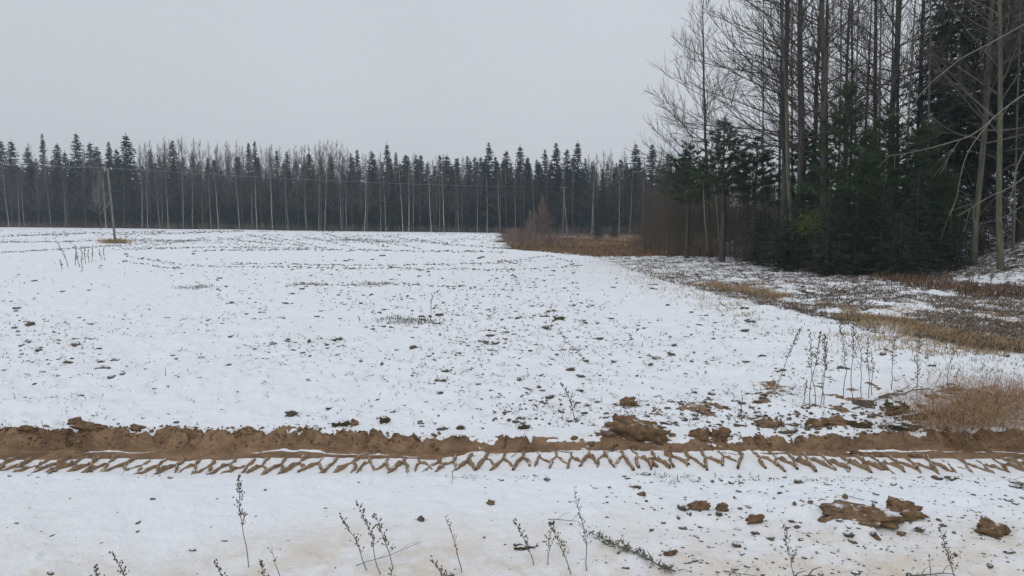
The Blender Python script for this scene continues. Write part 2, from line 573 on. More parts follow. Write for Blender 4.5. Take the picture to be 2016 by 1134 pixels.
# ------------------------------------------------------------------ the ground, one sheet to the horizon
def build_ground():
    yr = [-80, -50, -30, -18, -10, -6, -3, -1.5, -0.5, 0.3, 1.0, 1.6, 2.1, 2.6, 3.0, 3.3]
    y = 3.5
    while y < 7.3:
        yr.append(y)
        y += 0.022
    while y < 9.2:
        yr.append(y)
        y += 0.0125
    while y < 1600:
        yr.append(y)
        step = max(0.028, y * 0.0052) if y < 60 else y * 0.011
        if y > 330:
            step = y * 0.12
        y += step
    yr = np.array(yr)
    u = np.linspace(-0.80, 0.80, 860)
    side = np.array([0.84, 0.9, 1.0, 1.2, 1.6, 2.4, 4, 8, 20])
    u = np.concatenate([-side[::-1], u, side])
    Wd = np.maximum(yr + 0.6, 3.0)
    X = u[None, :] * Wd[:, None]
    Y = np.repeat(yr[:, None], len(u), 1)
    Z = terrain(X, Y)
    nr, nc = X.shape
    # what lies bare of snow
    zr, s, d, edge = rut_profile(X, Y)
    near = (Y > 3) & (Y < 12)
    bare = np.full(X.shape, 0.05)
    lit = np.zeros(X.shape)
    dirty = np.zeros(X.shape)
    deep = sstep(0.085, 0.15, d)
    sh = rut_shift(X)
    wallm = sstep(0.36, 0.46, s + sh) * (1 - sstep(edge + 0.06, edge + 0.16, s))
    ledge = np.exp(-((s + sh - 0.40 - 0.06 * fbm(X * 1.5, 0 * X, 14, 3)) / (0.030 + 0.03 * vnoise(X * 2.1, 0 * X, 24))) ** 2) * sstep(-0.35, 0.08, fbm(X * 1.1, Y * 2, 15, 3))
    band = sstep(0.10 - 0.2 * sh, 0.22 - 0.3 * sh, s) * (1 - sstep(0.40, 0.47, s + sh))
    mud = np.maximum(wallm * (0.68 + 0.5 * deep + 0.25 * vnoise(X * 2.3, Y * 3, 26) - 0.9 * sstep(edge - 0.06, edge + 0.06, s) * sstep(0.0, 0.35, fbm(X * 3.1, Y * 5, 36, 3))), band * (0.80 + 0.4 * deep + 0.4 * vnoise(X * 2.0, Y * 2, 27))) - ledge * 0.9
    mud = np.where(near, mud, 0)
    bare = np.maximum(bare, mud)
    # the field: snow, thinner on the crown of the lumps and towards the right-hand verge by the track
    fl = sstep(YC + 0.9, YC + 1.4, Y)
    lump = fbm(X * 4.3, Y * 4.3, 53, 2)
    patchy = sstep(0.5, 2.5, X) * (1 - sstep(10.5, 12.5, Y)) * fl
    bare = np.maximum(bare, fl * (0.11 + 0.13 * sstep(-0.05, 0.45, lump) + 0.10 * fbm(X * 0.5, Y * 0.35, 92, 3)) * (1 - 0.5 * sstep(30, 60, Y)) + patchy * (0.14 + 0.21 * sstep(0.0, 0.4, lump)))
    # outside the field
    o_ = sdist(X, Y, FIELD_EDGE)
    g_ = sdist(X, Y, GROVE_EDGE)
    margin = sstep(-2.4, 1.4, o_ + 2.2 * fbm(X * 0.5, Y * 0.5, 19, 3))
    bare = np.maximum(bare, margin * (0.445 + 0.08 * vnoise(X * 0.35, Y * 0.35, 25) + 0.22 * vnoise(X * 2.6, Y * 1.7, 29)))
    lit = np.maximum(lit, margin)
    farmargin = margin * sstep(55, 75, Y)
    bare = np.maximum(bare, farmargin * 0.95)
    grove = sstep(-0.5, 1.5, g_) * (Y < 150)
    bare = np.where(grove > 0.5, 0.60 + 0.25 * vnoise(X * 0.3, Y * 0.3, 27), bare)
    bank = (X - 0.55 * Y > 1.0) & (g_ > 0.8) & (Y < 70)
    bare = np.where(bank, 0.52 + 0.3 * vnoise(X * 0.5, Y * 0.5, 28), bare)
    fo = sstep(-1.0, 2.0, Y - forest_edge(X))
    bare = np.maximum(bare, fo * 1.0)
    lit = np.maximum(lit, fo)
    # snow thinned by wind on the far rise
    farf = sstep(70, 110, Y) * (1 - fo) * (1 - margin)
    bare = np.maximum(bare, farf * (0.16 + 0.22 * vnoise(X * 0.05, Y * 0.25, 33)))
    dirty = (1 - sstep(4.9, 6.9, Y + 0.9 * vnoise(X * 0.7, Y * 0.7, 39))) * 1.0
    fg = (Y > 3) & (Y < YC - 0.5)
    bare = np.where(fg, np.maximum(bare, sstep(0.3, 2.6, X + 1.2 * vnoise(X, Y, 2)) * (0.22 + 0.30 * vnoise(X * 2.2, Y * 3.0, 45)) + 0.08 * (1 - sstep(4.8, 6.0, Y))), bare)
    dirty = np.maximum(dirty, np.where(near, 0.35 * np.exp(-((s) / 0.5) ** 2), 0))
    V = np.stack([X, Y, Z], -1).reshape(-1, 3)
    i = (np.arange(nr - 1)[:, None] * nc + np.arange(nc - 1)[None, :]).ravel()
    F = np.stack([i, i + 1, i + nc + 1, i + nc], 1)
    me = mesh_np('ground', V, F, True)
    for nm, a in (('bare', bare), ('litter', lit), ('dirty', dirty)):
        at_ = me.attributes.new(nm, 'FLOAT', 'POINT')
        at_.data.foreach_set('value', np.clip(a, 0, 1).astype(np.float32).ravel())
    return mk('ground', me, M['ground'], kind='structure', label='snow covered field with rutted muddy edge')


ground = build_ground()


# ------------------------------------------------------------------ tyre track: chevron ridges pressed up between the lugs
def ridge_mesh(seed):
    g = np.random.default_rng(seed)
    a = Acc()
    mid = (g.normal(0, .008), 0.03 + g.normal(0, .015))
    paths = [[(g.normal(0, .012), 0.24 + g.normal(0, .02)), (g.normal(0, .01), 0.13), mid],
             [mid, (-0.055 + g.normal(0, .01), -0.09), (-0.105 + g.normal(0, .014), -0.36 + g.normal(0, .04))],
             [mid, (0.05 + g.normal(0, .01), -0.06), (0.10 + g.normal(0, .012), -0.26 + g.normal(0, .05))]]
    if g.random() < 0.15:
        paths.pop(int(g.integers(1, 3)))
    for pth in paths:
        P = []
        for q in range(len(pth) - 1):
            for tt in np.linspace(0, 1, 4)[:-1]:
                P.append((1 - tt) * np.array(pth[q]) + tt * np.array(pth[q + 1]))
        P.append(np.array(pth[-1]))
        P = np.array(P)
        T = np.gradient(P, axis=0)
        T /= np.linalg.norm(T, axis=1)[:, None]
        S = np.stack([T[:, 1], -T[:, 0]], 1)
        n = len(P)
        taper = np.sin(np.linspace(0.35, math.pi - 0.45, n)) ** 0.5
        V = []
        for c, h in ((-1, -0.03), (-0.75, 0.022), (-0.1, 0.043), (0.65, 0.026), (1, -0.03)):
            wv = 0.0205 * (1 + 0.25 * g.normal(size=n)) * taper
            hh = (h if h < 0 else h * taper * (1 + 0.25 * g.normal(size=n)) * np.clip(1 + 0.5 * np.cumsum(g.normal(0, 0.25, n)), 0.35, 1.3))
            V.append(np.stack([P[:, 0] + S[:, 0] * c * wv, P[:, 1] + S[:, 1] * c * wv, np.broadcast_to(hh, (n,))], 1))
        V = np.stack(V, 1).reshape(-1, 3)
        F = []
        for i in range(n - 1):
            for j in range(4):
                q = i * 5 + j
                F += [(q, q + 1, q + 6), (q, q + 6, q + 5)]
        a.add(V, F)
    return a.mesh('mud_ridge', True)


track = mk('tyre_track', None, kind='structure', label='tractor tyre track pressed into mud and snow along the field', loc=(0, YC, 0))
ridges = [ridge_mesh(100 + i) for i in range(24)]
x = -7.0
k = 0
while x < 7.2:
    yy = YC - 0.06 + 0.02 * math.sin(x * 0.7)
    o = mk('mud_ridge', ridges[(k * 7) % 24], M['ridge'], parent=track, rz=random.gauss(0, 0.10))
    zz = float(np.median(terrain(np.full(5, x), yy + np.linspace(-.2, .2, 5))))
    o.location = (x, yy - YC + random.gauss(0, 0.015), zz + random.uniform(-0.014, 0.006))
    sc = random.uniform(0.9, 1.1)
    o.scale = (sc, sc * random.uniform(0.92, 1.08), random.uniform(0.75, 1.1))
    x += 0.190 + random.gauss(0, 0.010)
    k += 1


# ------------------------------------------------------------------ clods
def clod_mesh(seed, sub=3, rough=0.32, name='soil_clod'):
    bm = bmesh.new()
    bmesh.ops.create_icosphere(bm, subdivisions=sub, radius=1.0)
    V = np.array([v.co[:] for v in bm.verts])
    s = seed * 7.3
    n = fbm(V[:, 0] * 1.3 + s, V[:, 1] * 1.3 + V[:, 2] * 1.7, seed, 3) + 0.5 * fbm(V[:, 2] * 2.3 + s, V[:, 0] * 2.1 - V[:, 1], seed + 5, 2)
    V = V * (1 + rough * (1.9 if sub < 3 else 1.35) * n)[:, None]
    if sub > 2:
        n2 = fbm(V[:, 0] * 4.1 + s, V[:, 1] * 4.1 + V[:, 2] * 3.3, seed + 9, 3) + fbm(V[:, 2] * 4.7, V[:, 0] * 3.9 - V[:, 1] * 2, seed + 15, 2)
        n3 = fbm(V[:, 0] * 9 + s, V[:, 1] * 9 + V[:, 2] * 8, seed + 29, 2)
        V = V * (1 + 0.10 * np.sign(n3) * np.abs(n3) ** 0.6)[:, None]
        V = V * (1 + 0.09 * np.round(n2 * 4) / 4 + 0.11 * n2)[:, None]
    for v, c in zip(bm.verts, V):
        v.co = c
    me = bpy.data.meshes.new(name)
    bm.to_mesh(me)
    bm.free()
    me.polygons.foreach_set('use_smooth', np.ones(len(me.polygons), bool))
    return me


CL = {k_: [clod_mesh(i + off, 4 if k_ != 'clod' else 3) for i in range(n_)] for k_, off, n_ in
      (('clod', 1, 10), ('mudclod', 31, 8), ('mossclod', 51, 4), ('stone', 71, 2))}
for k_, lst in CL.items():
    for me in lst:
        me.materials.append(M[k_])


BIGPOS = []


def place_clod(px, py, wpx, hpx, kind, label, group=None, name='soil_clod', cat='clod', sink=0.3, rz=None):
    X, Y = at(px, py)
    m = FPX / Y
    wx = wpx / m * 0.5
    hz = hpx / m * 0.5
    Y = Y + max(wx * 0.45, hz) * 1.15
    X = px_x(px, Y)
    z = zat(X, Y)
    sink = 0.2 if wpx > 60 else sink
    o = mk(name, random.choice(CL[kind]), None, loc=(X, Y, z + hz * (1 - 2 * sink) * 0.8), label=label, cat=cat, group=group)
    o.rotation_euler = (random.uniform(-.2, .2), random.uniform(-.2, .2), random.uniform(-0.3, 0.3) if rz is None else rz)
    o.scale = (wx, max(wx * 0.45, hz), hz * 0.9)
    BIGPOS.append((X, Y, wx))
    return o


BIG = [
    (1262, 864, 130, 52, 'mudclod', 'largest brown mud lump behind the tyre track, beside the pinkish stone'),
    (1712, 1008, 168, 40, 'mudclod', 'long low brown mud lump in front of the track, lower half of a pair'),
    (1800, 1004, 84, 50, 'mudclod', 'raised brown mud lump at the right end of the long mud heap'),
    (1983, 1032, 56, 42, 'mudclod', 'brown mud lump at the right picture edge in front of the track'),
    (1240, 796, 36, 26, 'mudclod', 'dark brown clod in the snow behind the largest mud lump'),
    (1502, 1012, 34, 22, 'mudclod', 'single round mud clod between the track and the curled weed'),
    (1386, 988, 42, 24, 'mudclod', 'irregular mud clod, left one of two side by side before the track'),
    (1434, 988, 26, 22, 'mudclod', 'small round mud clod, right one of two side by side before the track'),
    (1385, 858, 46, 26, 'mudclod', 'brown earth lump right of the largest mud lump, left of its twin'),
    (1428, 860, 44, 30, 'mudclod', 'dark brown earth lump touching its twin behind the track'),
    (1522, 833, 56, 28, 'mudclod', 'brown earth lump below the leaning tall weed'),
    (1560, 848, 40, 16, 'clod', 'flat dark earth lump at the upper rim of the rut below the tall weeds'),
    (1620, 833, 54, 26, 'mudclod', 'brown earth lump below the cluster of tall weeds, left of a pair'),
    (1664, 835, 48, 26, 'mudclod', 'brown earth lump below the cluster of tall weeds, right of a pair'),
    (1708, 842, 36, 26, 'mossclod', 'dark mossy green lump beside the pair of brown earth lumps'),
    (1712, 794, 46, 24, 'clod', 'dark peaty lump on a snow hump behind the mossy lump'),
    (1774, 818, 44, 46, 'mossclod', 'tall yellowish brown turf lump at the edge of the reddish grass'),
    (1815, 826, 46, 24, 'clod', 'dark turf lump beside the tall turf lump at the reddish grass'),
    (1792, 846, 58, 24, 'mossclod', 'dark green turf lump low in front of the tall turf lump'),
    (133, 830, 26, 20, 'mudclod', 'tan clod on top of the left rut bank'),
    (258, 846, 30, 16, 'mudclod', 'brown clod on the rim of the left rut bank'),
    (40, 848, 40, 14, 'mudclod', 'brown crumbled clod on the bank rim at the left picture edge'),
    (163, 850, 60, 20, 'mudclod', 'dark crumbled earth lump on the left rut bank'),
    (567, 826, 22, 16, 'clod', 'olive grey clod in the snow behind the left rut bank'),
    (666, 840, 32, 18, 'mossclod', 'olive clod near the rim of the left rut bank'),
    (692, 828, 16, 18, 'mudclod', 'upright tan clod behind the olive clod'),
    (752, 828, 22, 20, 'mossclod', 'mossy clod with a yellowish top behind the end of the left bank'),
    (905, 842, 16, 12, 'mossclod', 'round olive clod near the middle of the track rim'),
    (905, 858, 22, 14, 'mossclod', 'squat olive clod lying on the track rim'),
    (869, 842, 22, 10, 'clod', 'grey flat clod left of the round olive clod'),
    (965, 974, 18, 11, 'mudclod', 'small light brown clod alone on the trampled snow before the track'),
    (824, 1006, 14, 15, 'clod', 'small dark clod alone on the foreground snow'),
    (1100, 637, 22, 10, 'mossclod', 'yellowish clod where the diagonal wheel mark begins'),
    (813, 688, 15, 12, 'clod', 'dark clod standing out in the middle of the snowy field'),
    (653, 676, 12, 10, 'clod', 'dark clod beside the middle of the snowy field'),
    (1032, 842, 22, 14, 'mossclod', 'mossy clod behind the snow covered tread marks'),
    (1030, 1056, 46, 20, 'mossclod', 'mossy brown clod below the leaning foreground weed'),
    (1330, 1066, 30, 12, 'mudclod', 'small mud clod beside the green flattened herb'),
    (1270, 956, 18, 10, 'mudclod', 'tiny tan clod lying in front of the middle tread marks'),
    (1815, 870, 20, 10, 'mudclod', 'small crumb of mud on the right rut bank'),
    (1700, 870, 24, 12, 'mudclod', 'mud crumb on the rim where the right bank begins'),
    (1740, 872, 26, 12, 'mudclod', 'second mud crumb on the rim where the right bank begins'),
]
for (px, py, wv, hv, kd, lb) in BIG:
    place_clod(px, py, wv, hv, kd, lb)
place_clod(1205, 858, 46, 34, 'stone', 'pinkish stone with a snow cap beside the largest mud lump', name='field_stone', cat='stone')


def field_samples(n, y0, y1, dens, seed):
    g = np.random.default_rng(seed)
    res = []
    while len(res) < n:
        px = g.uniform(-60, 2076, 4000)
        py = g.uniform(y0, y1, 4000)
        keep = g.random(4000) < dens(px, py)
        X, Y = at_np(px[keep], py[keep])
        ok = (sdist(X, Y, FIELD_EDGE) < -0.8)
        ok &= (np.abs(Y - YC - 0.15) > 0.75)
        for q in np.nonzero(ok)[0]:
            res.append((px[keep][q], py[keep][q], X[q], Y[q]))
    return res[:n]


def dens_field(px, py):
    d = np.where(py > 760, 0.30 + 0.7 * sstep(950, 1400, px), 0.45)
    d = d + 0.8 * np.exp(-((py - 640) / 50) ** 2) * np.exp(-((px - 880) / 420) ** 2)
    d = d + 0.7 * np.exp(-((py - 565) / 14) ** 2) * np.exp(-((px - 900) / 280) ** 2)
    d = d * np.where((py < 620) & (px < 400), 0.35, 1)
    d = d * np.clip(0.25 + 2.0 * (0.3 + fbm(px / 130, py / 40, 91, 3)), 0.05, 2)
    d = np.where((py > 720) & (px < 800), d * 0.6, d)
    d = np.where(py > 930, 0.03 + 0.42 * sstep(900, 1500, px), d)
    return np.clip(d, 0, 1)


cl = field_samples(255, 610, 1120, dens_field, 3)
for (px, py, X, Y) in cl:
    foot = py > 930
    wpx = random.choice([10, 12, 14, 17, 20, 26]) * (1.0 if py > 720 else 0.85)
    z = zat(X, Y)
    m = FPX / Y
    wx = wpx / m * 0.5
    o = mk('soil_clod', random.choice(CL['clod']), None, loc=(X, Y, z + wx * 0.02),
           label=('small dark soil clod half sunk in the foreground snow before the track' if foot else
                  'small dark soil clod half sunk in the snow of the field behind the track'), cat='clod',
           group=('small clods on the foreground snow' if foot else 'small clods scattered over the field'))
    o.rotation_euler = (random.uniform(-.3, .3), random.uniform(-.3, .3), random.uniform(0, 6.28))
    o.scale = (wx, wx * random.uniform(0.5, 0.8), wx * random.uniform(0.28, 0.5))

# smaller crumbs and far ones, too many to count
_ic = clod_mesh(5, 1, 0.3, 'crumb_shape')
ICV = np.array([v.co[:] for v in _ic.vertices])
ICF = np.array([p.vertices[:] for p in _ic.polygons])
bpy.data.meshes.remove(_ic)


def crumbs(X, Y, sx, sz, seed, name, label, lift=0.1):
    g = np.random.default_rng(seed)
    n = len(X)
    Z = terrain(X, Y)
    a = g.uniform(0, 6.28, n)
    sy = sx * g.uniform(0.5, 0.9, n)
    jit = 1 + 0.38 * g.normal(size=(n, len(ICV), 1))
    V = ICV[None] * jit * np.stack([sx, sy, sz], 1)[:, None, :]
    c, s = np.cos(a)[:, None], np.sin(a)[:, None]
    V = np.stack([V[..., 0] * c - V[..., 1] * s, V[..., 0] * s + V[..., 1] * c, V[..., 2]], -1)
    V += np.stack([X, Y, Z + sz * lift], 1)[:, None, :]
    F = (ICF[None] + (np.arange(n) * len(ICV))[:, None, None]).reshape(-1, 3)
    return mk(name, mesh_np(name, V.reshape(-1, 3), F, True), M['clod'], kind='stuff', label=label, cat='soil crumbs')


g = np.random.default_rng(77)
sm = field_samples(4600, 500, 1125, dens_field, 4)
sx_ = np.array([q[2] for q in sm])
sy_ = np.array([q[3] for q in sm])
wp = np.clip(np.exp(g.normal(1.5, 0.5, len(sm))), 2.2, 14) * sy_ / FPX * 0.5
crumbs(sx_, sy_, wp, wp * g.uniform(0.15, 0.55, len(sm)), 8, 'soil_crumbs', 'dark soil crumbs strewn over the snowy field', 0.3)

# wheel marks across the middle of the field: rows of pressed-up crumbs
tracks = [[(250, 505), (400, 523), (700, 527), (1000, 531), (1146, 524)], [(460, 518), (700, 522), (950, 520), (1040, 514)],
          [(380, 494), (600, 492), (900, 494), (1000, 495)], [(980, 516), (1080, 502), (1140, 520)], [(360, 528), (300, 520), (240, 512)],
          [(1090, 634), (1112, 672), (1150, 712)], [(560, 564), (700, 562), (830, 560), (1010, 572)], [(1000, 530), (1030, 570)]]
tracks += [[(-20, 479), (150, 474), (300, 470)], [(-20, 498), (110, 490), (240, 481)], [(280, 485), (350, 476), (412, 467)], [(540, 466), (640, 490)],
           [(640, 462), (765, 486)], [(430, 468), (560, 482)], [(705, 468), (835, 490)], [(800, 474), (990, 489)], [(-20, 468), (160, 459), (330, 456)],
           [(200, 463), (480, 455)], [(590, 464), (700, 488)], [(240, 490), (420, 486), (640, 489)], [(760, 466), (900, 484)], [(490, 462), (600, 486)]]
tx, ty, ts = [], [], []
for ti, tr in enumerate(tracks):
    tr = np.array(tr, float)
    L = np.hypot(*np.diff(tr, axis=0).T)
    cs = np.concatenate([[0], np.cumsum(L)])
    stp = (4.2 if ti not in (5,) else 2.5) if ti < 8 else 3.0
    for sv in np.arange(0, cs[-1], stp):
        for rep in range(2 if ti < 8 else 3):
            if g.random() < 0.28:
                continue
            px = np.interp(sv, cs, tr[:, 0]) + g.normal(0, 2.5)
            py = np.interp(sv, cs, tr[:, 1]) + g.normal(0, 1.0)
            X, Y = at(px, py)
            tx.append(X)
            ty.append(Y)
            ts.append((g.uniform(2.5, 7) if ti < 8 else g.uniform(1.4, 4.8)) * Y / FPX * 0.5)
tx, ty, ts = map(np.array, (tx, ty, ts))
crumbs(tx, ty, ts, ts * 0.5, 9, 'wheel_mark_crumbs', 'rows of dark crumbs along old wheel marks crossing the field', 0.3)
# far rise: streaks of stubble and bare soil
px = g.uniform(-20, 985, 4000)
py = g.uniform(454, 492, 4000)
stk = vnoise(px / 45 + py / 5, py / 4.5, 95) > 0.05 + 0.12 * (py > 480)
X, Y = at_np(px[stk], py[stk])
keep = Y < forest_edge(X) - 3
X, Y = X[keep], Y[keep]
wv = g.uniform(1.5, 4.5, len(X)) * Y / FPX * 0.5
crumbs(X, Y, wv, np.minimum(wv * 0.35, 0.07), 10, 'stubble_streaks', 'grey streaks of stubble and soil on the far side of the field', 0.5)


# ------------------------------------------------------------------ low dead growth that nobody could count
def grass(name, X, Y, h, wdt, mat, label, lean=0.35, segs=2, seed=1, lift=0.0):
    """bent ribbons, two segments each"""
    g = np.random.default_rng(seed)
    n = len(X)
    Z = terrain(X, Y) - 0.01 + lift
    h = np.broadcast_to(h, (n,)) * g.uniform(0.55, 1.25, n)
    a = g.uniform(0, 6.28, n)
    ln = np.abs(g.normal(lean, lean * 0.6, n))
    P = np.stack([X, Y, Z], 1)
    out_ = np.stack([np.cos(a), np.sin(a), 0 * a], 1)
    up = np.array([0, 0, 1.0])
    p1 = P + up * (h * 0.6)[:, None] + out_ * (h * ln * 0.4)[:, None]
    p2 = P + up * (h * np.clip(1.0 - 0.5 * ln, 0.25, 1))[:, None] + out_ * (h * ln * 1.1)[:, None]
    b_ = a + math.pi / 2 + g.normal(0, .6, n)
    S = np.stack([np.cos(b_), np.sin(b_), 0 * b_], 1) * (np.broadcast_to(wdt, (n,)) * 0.5)[:, None]
    V = np.stack([P - S, P + S, p1 - S * 0.8, p1 + S * 0.8, p2], 1).reshape(-1, 3)
    q = np.arange(n)[:, None] * 5
    F = np.concatenate([q + [0, 1, 3], q + [0, 3, 2], q + [2, 3, 4]])
    return mk(name, mesh_np(name, V, F), mat, kind='stuff', label=label, cat='grass')


def along(P, n, d0, d1, g):
    """random points beside polyline P, offset to its right between d0 and d1, evenly seen along its length"""
    seg = np.diff(P, axis=0)
    mid = 0.5 * (P[1:] + P[:-1])
    L = np.hypot(seg[:, 0], seg[:, 1]) / np.maximum(np.hypot(mid[:, 0], mid[:, 1]), 1) ** 0.8
    i = g.choice(len(seg), n, p=L / L.sum())
    t = g.random(n)
    q = P[i] + seg[i] * t[:, None]
    nrm = np.stack([seg[i][:, 1], -seg[i][:, 0]], 1)
    nrm /= np.linalg.norm(nrm, axis=1)[:, None]
    return q + nrm * g.uniform(d0, d1, n)[:, None]


g = np.random.default_rng(21)
STRIP = wpoly([(2200, 712), (2016, 688), (1920, 674), (1850, 662), (1760, 648), (1680, 630), (1600, 606), (1520, 588), (1450, 573), (1385, 562)])
pts = along(STRIP, 9000, -0.5, 0.75, g)
pts = pts[(vnoise(pts[:, 0] * 0.35, pts[:, 1] * 0.35, 7) + 0.7 * vnoise(pts[:, 0] * 1.4, pts[:, 1] * 1.4, 6) > -0.16)]
grass('dry_grass_strip', pts[:, 0], pts[:, 1], 0.22, 0.011, M['straw'], 'strip of straw coloured dry grass along the field edge', 0.6, seed=2)
# heath: dead stems poking out of thin snow between strip and grove
n = 60000
px = g.uniform(1150, 2080, n)
py = g.uniform(488, 700, n)
X, Y = at_np(px, py)
o_ = sdist(X, Y, FIELD_EDGE)
g_ = sdist(X, Y, GROVE_EDGE)
ok = (o_ > 0.0) & (g_ < 1.5) & (vnoise(X * 0.8, Y * 0.8, 66) > -0.22) & (Y < 85)
grass('heath_growth', X[ok], Y[ok], 0.13, 0.03, M['heath'], 'dead brown growth poking through thin snow beyond the field edge', 1.6, seed=3)
n = 20000
px = g.uniform(1150, 2080, n)
py = g.uniform(488, 700, n)
X, Y = at_np(px, py)
o_ = sdist(X, Y, FIELD_EDGE)
g_ = sdist(X, Y, GROVE_EDGE)
ok = (o_ > -2.6 + 2.0 * g.random(n)) & (g_ < 0.5) & (fbm(X * 0.4, Y * 0.4, 67, 3) + 0.25 * (px < 1420) + 0.15 * (px > 1750) > 0.08) & (Y < 90)
grass('scattered_straw', X[ok], Y[ok], 0.15, 0.014, M['straw'], 'loose straw coloured grass scattered over the snowy verge', 1.3, seed=23)
# brown sedge along the foot of the grove
pts = along(GROVE_EDGE[1:], 9000, -1.2, 1.3, g)
pts = pts[(vnoise(pts[:, 0] * 0.4, pts[:, 1] * 0.4, 5) + 0.6 * vnoise(pts[:, 0] * 1.5, pts[:, 1] * 1.5, 4) > 0.05)]
grass('brown_sedge', pts[:, 0], pts[:, 1], 0.42, 0.028, M['sedge'], 'rusty brown dead grass along the foot of the grove', 0.7, seed=4)
# rough brown grass meadow by the far pole
n = 26000
px = g.uniform(985, 1420, n)
py = g.uniform(459, 505, n)
X, Y = at_np(px, py)
o_ = sdist(X, Y, FIELD_EDGE)
ok = (o_ > 0.3) & (Y > 50) & (Y < 165)
grass('rough_meadow_grass', X[ok], Y[ok], 0.42, 0.06, M['straw2'], 'rough brown grass around the far pole', 0.5, seed=5)
ok2 = ok & (vnoise(X * 0.12, Y * 0.05, 44) > 0.2)
grass('pale_meadow_grass', X[ok2] + 0.3, Y[ok2], 0.45, 0.06, M['straw'], 'straw coloured patches in the rough grass by the far pole', 0.5, seed=15)
# sprigs over the field
sp = field_samples(3300, 505, 925, dens_field, 14)
X = np.array([q[2] for q in sp])
Y = np.array([q[3] for q in sp])
grass('stubble_sprigs', X, Y, 0.035 + 0.0035 * np.minimum(Y, 30), 0.003 + 0.0007 * np.minimum(Y, 40), M['sprig'], 'short dead sprigs and stubble sticking out of the snow', 1.7, seed=6)
# green winter sprouts at the right end of the field
n = 5200
px = g.uniform(1380, 2060, n)
py = g.uniform(585, 800, n)
X, Y = at_np(px, py)
o_ = sdist(X, Y, FIELD_EDGE)
ok = (o_ < 0.1) & (o_ > -3.2) & (vnoise(X * 1.3, Y * 1.3, 37) > -0.2)
grass('winter_sprouts', X[ok], Y[ok], 0.10, 0.010, M['greensprig'], 'thin greenish sprouts in the snow at the right end of the field', 0.7, seed=7)
# ground litter twigs in the grove
n = 14000
px = g.uniform(1380, 2150, n)
X = px_x(px, 1.0)
Y = g.uniform(28, 70, n)
X = X * Y
ok = sdist(X, Y, GROVE_EDGE) > 0.4
ok &= ~((X - 0.55 * Y > 1.2) & (g.random(n) < 0.55))
grass('grove_undergrowth', X[ok], Y[ok], 0.42, 0.026, M['heath'], 'dark twiggy undergrowth on the floor of the grove', 0.8, seed=8)
# crumbs of earth and plant bits on the verge behind the track, right half
n = 1700
px = g.uniform(900, 1900, n)
py = g.uniform(790, 872, n)
X, Y = at_np(px, py)
ok = g.random(n) < np.clip((px - 850) / 500, 0.15, 1) * (0.4 + vnoise(px / 40, py / 15, 3))
ok &= Y > YC + 0.78
X, Y = X[ok], Y[ok]
wv = g.uniform(0.010, 0.038, len(X))
crumbs(X, Y, wv, wv * 0.6, 12, 'verge_crumbs', 'dark crumbs and turf bits along the verge behind the track', 0.4)


bx_, by_, bw2 = [], [], []
for (X0, Y0, w0) in BIGPOS:
    k_ = 16 if w0 > 0.12 else 7
    rr_ = w0 * np.abs(g.normal(1.15, 0.45, k_))
    aa_ = g.uniform(0, 6.28, k_)
    bx_ += list(X0 + rr_ * np.cos(aa_))
    by_ += list(Y0 + 0.75 * rr_ * np.sin(aa_))
    bw2 += list(np.clip(w0 * np.exp(g.normal(-2.1, 0.5, k_)), 0.006, 0.05))
bw2 = np.array(bw2)
oc = crumbs(np.array(bx_), np.array(by_), bw2, bw2 * 0.7, 15, 'mud_crumbs', 'brown mud crumbs fallen around the lumps', 0.3)
oc.data.materials.clear()
oc.data.materials.append(M['mudclod'])
# crumbled mud along the rim of the rut
n = 900
X = np.concatenate([g.uniform(-7, -0.8, n), g.uniform(2.2, 7, n // 2)])
e_ = 0.60 + 0.055 * fbm(X * 1.2, 0 * X, 31, 4) - rut_shift(X)
Y = YC + e_ + g.normal(0.05, 0.08, len(X)) + 0.05 * vnoise(X * 0.5, 0 * X, 3)
wv = np.clip(np.exp(g.normal(-4.4, 0.45, len(X))), 0.006, 0.04)
oc = crumbs(X, Y, wv, wv * 0.75, 13, 'rim_crumbs', 'crumbled brown mud along the rim of the rut', 0.3)
oc.data.materials.clear()
oc.data.materials.append(M['mudclod'])


